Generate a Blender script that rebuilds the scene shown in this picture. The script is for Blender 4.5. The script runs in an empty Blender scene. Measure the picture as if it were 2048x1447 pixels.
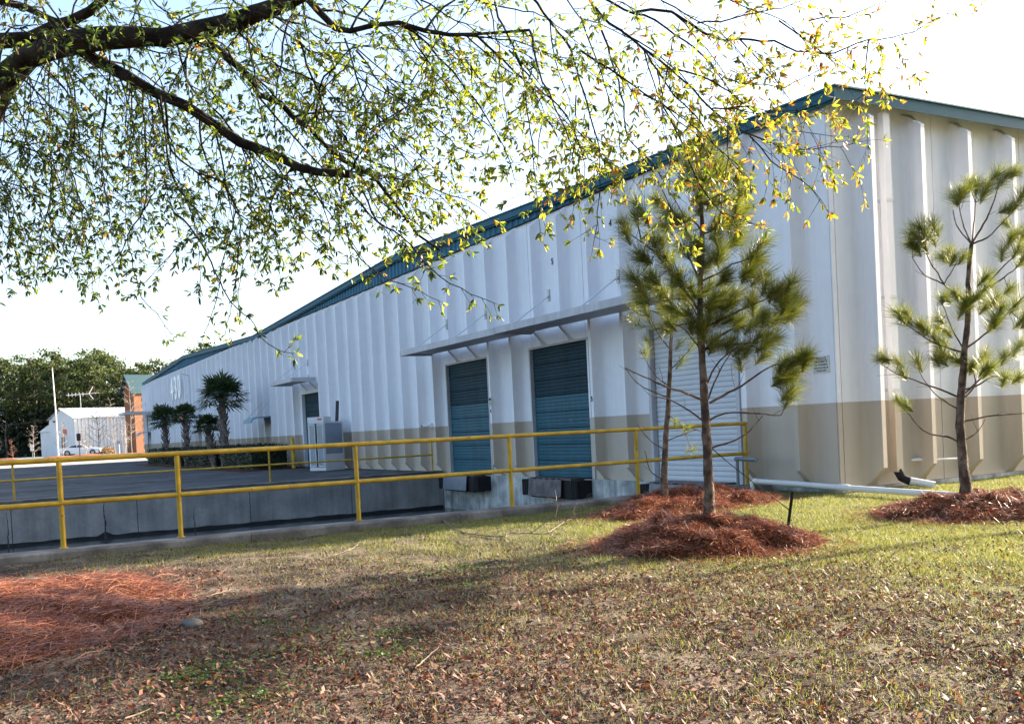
import bpy, bmesh, math, random
import numpy as np
from mathutils import Vector, Matrix
random.seed(11); rng = np.random.default_rng(5)
S = bpy.context.scene
COL = S.collection
rad = math.radians
# ------------------------------------------------------------------ camera, sky, sun, exposure
cd = bpy.data.cameras.new('camera'); cam = bpy.data.objects.new('camera', cd); COL.objects.link(cam)
cd.sensor_width = 36; cd.lens = 34.32; cd.shift_y = 0.0863; cd.clip_end = 6000; cd.clip_start = .05
_f, _r, _u = Vector((0.48039, 0.87676, -0.02273)), Vector((0.87539, -0.48091, -0.04922)), Vector((0.05409, -0.00374, 0.99853))
_m = Matrix(((_r.x, _u.x, -_f.x), (_r.y, _u.y, -_f.y), (_r.z, _u.z, -_f.z))).to_4x4()
_m.translation = Vector((-12.317, -11.381, 1.203)); cam.matrix_world = _m
S.camera = cam
CAM = np.array((-12.317, -11.381, 1.203))
SUN_EL, SUN_AZ = rad(23), rad(93.5)          # azimuth clockwise from +Y; the sun stands almost along the short facade
w = bpy.data.worlds.new('World'); S.world = w; w.use_nodes = True
nt = w.node_tree; nt.nodes.clear()
sky = nt.nodes.new('ShaderNodeTexSky'); sky.sky_type = 'NISHITA'; sky.sun_disc = False
sky.sun_elevation = SUN_EL; sky.sun_rotation = SUN_AZ; sky.air_density = 1.0; sky.dust_density = 2.6; sky.ozone_density = 1.0
bg = nt.nodes.new('ShaderNodeBackground'); bg.inputs['Strength'].default_value = 0.105
wo = nt.nodes.new('ShaderNodeOutputWorld'); nt.links.new(sky.outputs[0], bg.inputs[0]); nt.links.new(bg.outputs[0], wo.inputs[0])
sl = bpy.data.lights.new('sun', 'SUN'); sl.energy = 5.0; sl.angle = rad(.53); sl.color = (1, .88, .72)
sun = bpy.data.objects.new('sun', sl); COL.objects.link(sun)
sd = Vector((math.cos(SUN_EL)*math.sin(SUN_AZ), math.cos(SUN_EL)*math.cos(SUN_AZ), math.sin(SUN_EL)))
sun.rotation_euler = sd.to_track_quat('Z', 'Y').to_euler(); sun.location = sd*50
S.view_settings.view_transform = 'Standard'; S.view_settings.look = 'None'
S.view_settings.exposure = 2.25; S.view_settings.gamma = 1; S.view_settings.use_curve_mapping = False
S.render.engine = 'CYCLES'
S.cycles.max_bounces = 6; S.cycles.transparent_max_bounces = 8
# ------------------------------------------------------------------ materials
MATS = {}
def M(name, c, rough=.65, spec=.35, var=.12, scale=3., c2=None, bump=0., bscale=60., metal=0., island=None, trans=0., streak=0., tint=None, coat=0, chips=None):
    """procedural material: base colour with two octaves of noise, optional second colour, vertical streaks, per-piece ramp, translucency"""
    if name in MATS: return MATS[name]
    m = bpy.data.materials.new(name); m.use_nodes = True; MATS[name] = m
    t = m.node_tree; n, l = t.nodes, t.links; n.clear()
    out = n.new('ShaderNodeOutputMaterial'); b = n.new('ShaderNodeBsdfPrincipled')
    b.inputs['Roughness'].default_value = rough; b.inputs['Specular IOR Level'].default_value = spec; b.inputs['Metallic'].default_value = metal
    if coat: b.inputs['Coat Weight'].default_value = coat
    geo = n.new('ShaderNodeNewGeometry')
    def noise(sc, det=4, vec=None, sx=None):
        q = n.new('ShaderNodeTexNoise'); q.inputs['Scale'].default_value = sc; q.inputs['Detail'].default_value = det
        src = geo.outputs['Position']
        if sx:
            mp = n.new('ShaderNodeMapping'); mp.inputs['Scale'].default_value = sx; l.new(src, mp.inputs['Vector']); src = mp.outputs['Vector']
        l.new(src, q.inputs['Vector']); return q.outputs['Fac']
    def ramp(fac, stops, interp='LINEAR'):
        r = n.new('ShaderNodeValToRGB'); r.color_ramp.interpolation = interp
        el = r.color_ramp.elements
        while len(el) < len(stops): el.new(.5)
        for e, (p, c_) in zip(el, stops): e.position = p; e.color = (*c_[:3], 1)
        l.new(fac, r.inputs['Fac']); return r.outputs['Color']
    def mul(a, fac, lo, hi):
        mr = n.new('ShaderNodeMapRange'); mr.inputs['From Min'].default_value = .3; mr.inputs['From Max'].default_value = .7
        mr.inputs['To Min'].default_value = lo; mr.inputs['To Max'].default_value = hi; l.new(fac, mr.inputs['Value'])
        x = n.new('ShaderNodeMix'); x.data_type = 'RGBA'; x.blend_type = 'MULTIPLY'; x.inputs['Factor'].default_value = 1
        l.new(a, x.inputs['A']); l.new(mr.outputs['Result'], x.inputs['B']); return x.outputs['Result']
    if island:
        oi = n.new('ShaderNodeObjectInfo'); ad = n.new('ShaderNodeMath'); ad.operation = 'ADD'
        l.new(geo.outputs['Random Per Island'], ad.inputs[0]); l.new(oi.outputs['Random'], ad.inputs[1])
        fr = n.new('ShaderNodeMath'); fr.operation = 'FRACT'; l.new(ad.outputs[0], fr.inputs[0])
        col = ramp(fr.outputs[0], island)
    elif c2:
        col = ramp(noise(scale, 6), [(.38, c), (.62, c2)])
    else:
        rg = n.new('ShaderNodeRGB'); rg.outputs[0].default_value = (*c, 1); col = rg.outputs[0]
    if var: col = mul(col, noise(scale, 5), 1-var, 1+var*.6); col = mul(col, noise(scale*9, 3), 1-var*.5, 1+var*.3)
    if streak: col = mul(col, noise(2.2, 5, None, (3.5, 3.5, .22)), 1-streak, 1.02)
    if chips:   # bare spots where the coat has come off
        cr = ramp(noise(chips[0], 7), [(chips[1], (0, 0, 0)), (chips[1]+.03, (1, 1, 1))]); x = n.new('ShaderNodeMix'); x.data_type = 'RGBA'; l.new(cr, x.inputs['Factor']); l.new(col, x.inputs['A']); x.inputs['B'].default_value = (*chips[2], 1); col = x.outputs['Result']
    l.new(col, b.inputs['Base Color'])
    if bump:
        bp = n.new('ShaderNodeBump'); bp.inputs['Strength'].default_value = bump; bp.inputs['Distance'].default_value = .02
        l.new(noise(bscale, 4), bp.inputs['Height']); l.new(bp.outputs[0], b.inputs['Normal'])
    last = b.outputs[0]
    if trans:
        tr = n.new('ShaderNodeBsdfTranslucent'); x = n.new('ShaderNodeMix'); x.data_type = 'RGBA'; x.blend_type = 'MULTIPLY'; x.inputs['Factor'].default_value = 1
        l.new(col, x.inputs['A']); x.inputs['B'].default_value = (*(tint or (1.6, 1.7, .8)), 1); l.new(x.outputs['Result'], tr.inputs['Color'])
        mx = n.new('ShaderNodeMixShader'); mx.inputs[0].default_value = trans
        l.new(last, mx.inputs[1]); l.new(tr.outputs[0], mx.inputs[2]); last = mx.outputs[0]
    l.new(last, out.inputs['Surface'])
    return m
def leaf_ramp(*cs):
    k = len(cs); return [((i+.5)/k, c) for i, c in enumerate(cs)]
white = M('white_paint', (.765, .765, .80), .6, .3, .045, .5, bump=.08, bscale=90, streak=.055)
tan = M('tan_paint', (.46, .395, .325), .6, .3, .04, .5, bump=.08, bscale=90, streak=.03)
conc = M('concrete', (.235, .237, .24), .85, .2, .16, 1.3, c2=(.30, .30, .295), bump=.25, bscale=40, streak=.22)
conc_pale = M('pale_concrete', (.36, .38, .38), .85, .2, .3, 2, c2=(.52, .53, .51), bump=.3, bscale=35, streak=.4)
kerbm = M('kerb_concrete', (.12, .112, .105), .9, .2, .3, 2.5, c2=(.19, .18, .17), bump=.35, bscale=45)
wet = M('wet_floor', (.020, .026, .030), .14, .3, .3, .8, c2=(.05, .055, .058))
asph = M('asphalt', (.032, .034, .038), .9, .25, .35, .35, c2=(.062, .063, .067), bump=.3, bscale=70, streak=0, chips=(1.1, .60, (.085, .085, .088)))
soil = M('soil', (.048, .035, .027), .95, .1, .4, 2.6, c2=(.145, .112, .086), bump=.6, bscale=28)
def blend_soil():   # bare brown soil at the left, straw-coloured thatch under the lawn at the right
    t = soil.node_tree; n, l = t.nodes, t.links; b = next(x for x in n if x.type == 'BSDF_PRINCIPLED'); src = b.inputs['Base Color'].links[0].from_socket
    g = n.new('ShaderNodeNewGeometry'); sp = n.new('ShaderNodeSeparateXYZ'); l.new(g.outputs['Position'], sp.inputs[0])
    q = n.new('ShaderNodeTexNoise'); q.inputs['Scale'].default_value = 1.3; q.inputs['Detail'].default_value = 6; l.new(g.outputs['Position'], q.inputs['Vector'])
    a = n.new('ShaderNodeMath'); a.operation = 'MULTIPLY_ADD'; l.new(q.outputs['Fac'], a.inputs[0]); a.inputs[1].default_value = 4.0; l.new(sp.outputs['X'], a.inputs[2])
    mr = n.new('ShaderNodeMapRange'); mr.inputs['From Min'].default_value = -5.8; mr.inputs['From Max'].default_value = -2.4; l.new(a.outputs[0], mr.inputs['Value'])
    mx = n.new('ShaderNodeMix'); mx.data_type = 'RGBA'; l.new(mr.outputs[0], mx.inputs['Factor']); l.new(src, mx.inputs['A']); mx.inputs['B'].default_value = (.115, .115, .045, 1); l.new(mx.outputs['Result'], b.inputs['Base Color'])
blend_soil()
grassy = M('far_grass', (.10, .11, .045), .95, .1, .3, 1.5, c2=(.16, .15, .07), bump=.4, bscale=20)
lot = M('pale_paving', (.36, .335, .30), .9, .2, .2, .5)
teal = M('teal_metal', (.03, .135, .22), .6, .2, .10, 1.5, streak=.12)
teal_trim = M('teal_trim', (.026, .105, .155), .6, .15, .06, 1.5)
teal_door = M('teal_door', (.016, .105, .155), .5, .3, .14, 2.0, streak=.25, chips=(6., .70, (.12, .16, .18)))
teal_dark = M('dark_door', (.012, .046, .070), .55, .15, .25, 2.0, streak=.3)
roofm = M('green_roof', (.007, .038, .050), .4, .4, .08, 2)
galv = M('canopy_metal', (.47, .47, .50), .55, .4, .12, 2, streak=.15)
shedm = M('shed_metal', (.54, .56, .59), .5, .3, .10, .8, streak=.1)
whmetal = M('white_metal', (.54, .555, .59), .45, .4, .05, 2)
gpvc = M('white_pipe', (.66, .65, .64), .4, .4, .08, 4)
yellow = M('yellow_paint', (.42, .255, .012), .45, .4, .14, 5, c2=(.50, .31, .02), bump=.15, bscale=80, chips=(14., .66, (.16, .09, .04)))
black = M('black_rubber', (.016, .016, .018), .8, .25, .3, 6, bump=.3, bscale=50)
steel = M('tread_plate', (.085, .075, .08), .5, .4, .3, 5, c2=(.14, .12, .125), metal=.3, bump=.4, bscale=90)
greysteel = M('grey_steel', (.15, .17, .20), .45, .4, .15, 6)
darkgap = M('dark_gap', (.03, .03, .03), .9, .1, 0)
bark = M('oak_bark', (.018, .013, .010), .95, .1, .35, 7, c2=(.045, .036, .028), bump=.9, bscale=45)
pbark = M('pine_bark', (.085, .058, .045), .95, .15, .4, 9, c2=(.17, .125, .10), bump=1.0, bscale=40)
twigm = M('dry_twig', (.13, .10, .078), .9, .2, .3, 12, c2=(.24, .19, .15))
oakleaf = M('oak_leaf', (.1, .15, .03), .42, .5, .08, 8, island=leaf_ramp((.065, .10, .02), (.095, .14, .025), (.13, .175, .03), (.17, .205, .035), (.22, .24, .042), (.28, .27, .05)), trans=.6, tint=(1.9, 1.8, .8))
oakshade = M('shade_toned_leaf', (.06, .09, .02), .42, .5, .08, 8, island=leaf_ramp((.022, .042, .012), (.035, .062, .015), (.05, .08, .018), (.07, .105, .022), (.10, .13, .028)), trans=.42, tint=(1.7, 1.8, .8))  # canopy shade put into the leaf colour: darker ramp, less translucent
oakgold = M('autumn_leaf', (.3, .25, .04), .42, .5, .08, 8, island=leaf_ramp((.11, .14, .028), (.18, .20, .035), (.25, .24, .04), (.32, .27, .045), (.33, .22, .04), (.36, .12, .03)), trans=.5, tint=(1.8, 1.6, .8))
needle = M('pine_needle', (.06, .1, .03), .38, .55, .1, 5, island=leaf_ramp((.045, .072, .016), (.075, .108, .018), (.12, .15, .022), (.18, .195, .028), (.25, .22, .035)), trans=.35, tint=(1.6, 1.6, .7))
straw = M('pine_straw', (.2, .07, .03), .42, .55, .1, 5, island=leaf_ramp((.13, .032, .016), (.20, .054, .024), (.27, .082, .034), (.31, .11, .045), (.38, .19, .10)), trans=.12, tint=(1.5, 1.2, 1))
strawbed = M('straw_bed', (.07, .026, .014), .95, .1, .4, 8, c2=(.13, .05, .026), bump=.8, bscale=60)
grassm = M('grass_blade', (.1, .14, .04), .5, .4, .1, 3, island=leaf_ramp((.07, .095, .025), (.11, .14, .030), (.16, .185, .042), (.21, .215, .055), (.26, .24, .09), (.32, .28, .16)), trans=.4, tint=(1.5, 1.5, .8))
litterm = M('dead_leaf', (.2, .1, .05), .62, .3, .1, 3, island=leaf_ramp((.045, .021, .015), (.075, .033, .022), (.115, .052, .034), (.16, .085, .058), (.27, .18, .135), (.19, .062, .026), (.10, .03, .018)), trans=.2, tint=(1.4, 1.1, .8))
weedm = M('weed_leaf', (.1, .2, .03), .5, .4, .1, 3, island=leaf_ramp((.05, .095, .02), (.075, .13, .026), (.11, .16, .035)), trans=.35)
pebm = M('ground_bits', (.1, .08, .06), .9, .2, .1, 3, island=leaf_ramp((.035, .026, .021), (.065, .05, .04), (.10, .076, .06), (.16, .125, .10), (.085, .042, .025)))
palmm = M('palm_frond', (.03, .055, .02), .5, .5, .15, 3, island=leaf_ramp((.018, .038, .016), (.03, .055, .02), (.045, .075, .026), (.06, .085, .03)), trans=.2)
palmtr = M('palm_boot', (.13, .10, .085), .9, .2, .35, 6, c2=(.24, .20, .18))
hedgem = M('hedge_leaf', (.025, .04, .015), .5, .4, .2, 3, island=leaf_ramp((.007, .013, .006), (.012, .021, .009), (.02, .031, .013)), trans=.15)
wood = M('far_foliage', (.05, .07, .025), .7, .25, .2, .3, island=leaf_ramp((.030, .044, .016), (.045, .064, .022), (.065, .085, .028), (.095, .112, .036)), trans=.25)
brick = M('orange_brick', (.18, .085, .048), .85, .2, .15, 4)
quoin = M('pale_stone', (.5, .47, .42), .8, .2, .1, 4)
glass = M('dark_glass', (.02, .025, .03), .08, .6, 0)
clear = M('cooler_glass', (.20, .25, .31), .2, .6, .1, 3)
paintw = M('car_white', (.66, .68, .72), .25, .5, .02, 2, coat=.5)
ink = M('black_print', (.03, .035, .05), .7, .2, 0)
signm = M('sign_face', (.55, .56, .53), .5, .4, .08, 8)
digitm = M('digit_white', (.90, .90, .89), .4, .4, .02, 2)
orange = M('orange_print', (.55, .10, .03), .5, .3, .1, 3)
bluem = M('blue_awning', (.12, .30, .42), .45, .4, .08, 2)
barem = M('bare_branch', (.22, .185, .155), .9, .2, .2, 4, c2=(.32, .27, .235))
chain = M('galvanised', (.35, .36, .37), .4, .4, .1, 5, metal=.5)
# ------------------------------------------------------------------ builders
class MB:
    def __init__(s): s.v = []; s.f = []; s.mi = []; s.sm = []
    def add(s, vs, fs, mi=0, sm=False):
        o = len(s.v); s.v += [tuple(p) for p in vs]
        for q in fs: s.f.append(tuple(i+o for i in q)); s.mi.append(mi); s.sm.append(sm)
        return s
    def box(s, a, b, mi=0):
        (x0, y0, z0), (x1, y1, z1) = [[min(p, q) for p, q in zip(a, b)], [max(p, q) for p, q in zip(a, b)]]
        v = [(x0,y0,z0),(x1,y0,z0),(x1,y1,z0),(x0,y1,z0),(x0,y0,z1),(x1,y0,z1),(x1,y1,z1),(x0,y1,z1)]
        return s.add(v, [(0,3,2,1),(4,5,6,7),(0,1,5,4),(1,2,6,5),(2,3,7,6),(3,0,4,7)], mi)
    def bar(s, p, q, w, h, mi=0, up=(0,0,1)):
        p, q = Vector(p), Vector(q); d = (q-p).normalized(); a = d.cross(Vector(up))
        if a.length < 1e-4: a = d.cross(Vector((1,0,0)))
        a.normalize(); b = a.cross(d); v = []
        for c in (p, q):
            for i, j in ((-1,-1),(1,-1),(1,1),(-1,1)): v.append(c+a*i*w/2+b*j*h/2)
        return s.add(v, [(0,1,2,3),(7,6,5,4),(0,4,5,1),(1,5,6,2),(2,6,7,3),(3,7,4,0)], mi)
    def tube(s, pts, r0, r1=None, n=8, mi=0, cap=True, rads=None, jit=0):
        pts = [Vector(p) for p in pts]; k = len(pts); r1 = r0 if r1 is None else r1
        vs = []; fs = []; a = None
        for i, p in enumerate(pts):
            d = (pts[min(i+1, k-1)]-pts[max(i-1, 0)])
            d = d.normalized() if d.length > 1e-9 else Vector((0,0,1))
            if a is None: a = d.cross(Vector((.3,.5,.81))).normalized()
            else: a = (a-d*a.dot(d)).normalized()
            b = d.cross(a); r = rads[i] if rads else r0+(r1-r0)*i/max(1, k-1)
            for j in range(n):
                t = 2*math.pi*j/n; rr = r*(1+random.uniform(-jit, jit)); vs.append(p+(a*math.cos(t)+b*math.sin(t))*rr)
        for i in range(k-1):
            for j in range(n):
                j2 = (j+1) % n; fs.append((i*n+j, i*n+j2, (i+1)*n+j2, (i+1)*n+j))
        s.add(vs, fs, mi, n > 4)
        if cap: s.add(vs[:n], [tuple(range(n-1, -1, -1))], mi); s.add(vs[-n:], [tuple(range(n))], mi)
        return s
    def prism(s, poly, o, ax, ay, az, d, mi=0):
        """polygon (2D) in the plane ax, ay extruded by d along az from origin o"""
        o, ax, ay, az = Vector(o), Vector(ax), Vector(ay), Vector(az); k = len(poly)
        v = [o+ax*x+ay*y for x, y in poly]+[o+ax*x+ay*y+az*d for x, y in poly]
        return s.add(v, [tuple(range(k-1, -1, -1)), tuple(range(k, 2*k))]+[(i, (i+1) % k, (i+1) % k+k, i+k) for i in range(k)], mi)
    def lathe(s, prof, o, n=12, mi=0):
        vs = []; fs = []
        for z, r in prof:
            for j in range(n): t = 2*math.pi*j/n; vs.append((o[0]+r*math.cos(t), o[1]+r*math.sin(t), o[2]+z))
        for i in range(len(prof)-1):
            for j in range(n): fs.append((i*n+j, i*n+(j+1) % n, (i+1)*n+(j+1) % n, (i+1)*n+j))
        s.add(vs, fs, mi, True); return s.add(vs[-n:], [tuple(range(n))], mi)
    def mesh(s, name, mats):
        me = bpy.data.meshes.new(name); me.from_pydata(s.v, [], s.f)
        for m in (mats if isinstance(mats, (list, tuple)) else [mats]): me.materials.append(m)
        me.polygons.foreach_set('material_index', s.mi); me.polygons.foreach_set('use_smooth', s.sm)
        bm = bmesh.new(); bm.from_mesh(me); bmesh.ops.recalc_face_normals(bm, faces=bm.faces); bm.to_mesh(me); bm.free()
        return me
    def build(s, name, mats, parent=None, kind=None): return link(name, s.mesh(name, mats), parent, kind)
def link(name, me, parent=None, kind=None, mw=None):
    o = bpy.data.objects.new(name, me); COL.objects.link(o)
    if parent is not None: o.parent = parent; o.matrix_parent_inverse = world_of(parent).inverted()
    if mw is not None: o.matrix_basis = mw
    if kind: o['kind'] = kind
    return o
def world_of(o): return o.matrix_basis      # every parent is placed by its basis alone, so a part's own basis is its place in the world
def npmesh(name, V, F, mats, mi=None):
    """big mesh from numpy arrays; F is (M,k)"""
    me = bpy.data.meshes.new(name); V = np.asarray(V, np.float32); F = np.asarray(F, np.int32); k = F.shape[1]
    me.vertices.add(len(V)); me.vertices.foreach_set('co', V.ravel())
    me.loops.add(F.size); me.loops.foreach_set('vertex_index', F.ravel())
    me.polygons.add(len(F)); me.polygons.foreach_set('loop_start', np.arange(0, F.size, k, dtype=np.int32))
    for m in (mats if isinstance(mats, (list, tuple)) else [mats]): me.materials.append(m)
    if mi is not None: me.polygons.foreach_set('material_index', np.asarray(mi, np.int32))
    me.update(calc_edges=True); return me
def tag(o, label=None, cat=None, group=None, kind=None):
    if label: o['label'] = label
    if cat: o['category'] = cat
    if group: o['group'] = group
    if kind: o['kind'] = kind
    return o
def thing(name, loc, label, cat, group=None):
    o = bpy.data.objects.new(name, None); COL.objects.link(o); o.location = loc; o.empty_display_size = .2
    o.matrix_basis = Matrix.Translation(loc)
    return tag(o, label, cat, group)
def struct(name, mb, mats): return mb.build(name, mats, None, 'structure')
def text_mesh(name, txt, size, mats, extrude=.004, align='CENTER', bold=0., sx=1.):
    cu = bpy.data.curves.new(name, 'FONT'); cu.body = txt; cu.size = size; cu.extrude = extrude; cu.align_x = align; cu.align_y = 'CENTER'; cu.offset = bold; cu.resolution_u = 4
    o = bpy.data.objects.new(name, cu); COL.objects.link(o); bpy.context.view_layer.update()
    me = bpy.data.meshes.new_from_object(o.evaluated_get(bpy.context.evaluated_depsgraph_get()))
    bpy.data.objects.remove(o); bpy.data.curves.remove(cu); me.name = name
    me.transform(Matrix.Diagonal((sx, 1, 1, 1)))
    me.materials.clear(); me.materials.append(mats); return me
def smooth(a, b, x):
    t = np.clip((x-a)/(b-a), 0, 1); return t*t*(3-2*t)
def gz(x, y):  # lawn height
    return -0.12+0.026*np.minimum(0, y)+.012*np.sin(x*1.7+y*.9)+.010*np.sin(x*.8-y*2.1+1)
def fz(y): return .45*smooth(74, 108, y)   # parking lot rises far off
# ------------------------------------------------------------------ measured branch lines (world metres)
OAK_LIMBS=[([(-12.803, -2.445, 1.263), (-12.535, -2.562, 2.418), (-12.361, -2.639, 3.11), (-12.159, -2.735, 3.683), (-12.004, -2.811, 4.026), (-11.79, -3.001, 4.239), (-11.491, -3.282, 4.298), (-11.174, -3.588, 4.273), (-10.93, -3.829, 4.212), (-10.719, -4.036, 4.213), (-10.482, -4.271, 4.246), (-10.251, -4.501, 4.292), (-10.026, -4.728, 4.36), (-9.7, -5.062, 4.465)], 0.187, 0.0453), ([(-12.453, -1.792, 3.035), (-12.288, -1.857, 4.005), (-12.147, -1.92, 4.551), (-11.952, -2.023, 4.702), (-11.733, -2.223, 4.668), (-11.548, -2.388, 4.738), (-11.294, -2.617, 4.834), (-11.006, -2.876, 5.022)], 0.157, 0.0313), ([(-11.925, -1.799, 5.134), (-11.741, -1.968, 5.045), (-11.562, -2.135, 4.905), (-11.349, -2.334, 4.777), (-11.109, -2.563, 4.572)], 0.0337, 0.0174), ([(-11.482, -3.173, 4.317), (-11.359, -3.296, 4.175), (-11.174, -3.48, 4.023), (-10.995, -3.662, 3.854), (-10.816, -3.842, 3.725), (-10.645, -4.02, 3.543), (-10.505, -4.166, 3.387), (-10.336, -4.34, 3.283), (-10.173, -4.512, 3.144), (-10.064, -4.626, 3.089), (-9.896, -4.801, 3.048)], 0.0505, 0.0279), ([(-10.712, -3.919, 4.247), (-10.645, -3.99, 4.158), (-10.533, -4.107, 4.007), (-10.424, -4.224, 3.854), (-10.382, -4.272, 3.717), (-10.257, -4.402, 3.629), (-10.192, -4.474, 3.514), (-10.094, -4.579, 3.404), (-10.031, -4.65, 3.284), (-9.934, -4.756, 3.151), (-9.775, -4.929, 3.008), (-9.652, -5.071, 2.751), (-9.569, -5.169, 2.564), (-9.463, -5.288, 2.443)], 0.0337, 0.0077), ([(-10.167, -4.713, 4.325), (-9.993, -4.91, 4.01), (-9.919, -4.99, 3.974), (-9.788, -5.127, 3.983), (-9.669, -5.254, 3.969), (-9.542, -5.396, 3.878), (-9.423, -5.529, 3.82), (-9.19, -5.789, 3.773), (-9.054, -5.943, 3.752)], 0.0262, 0.0087)]
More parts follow.
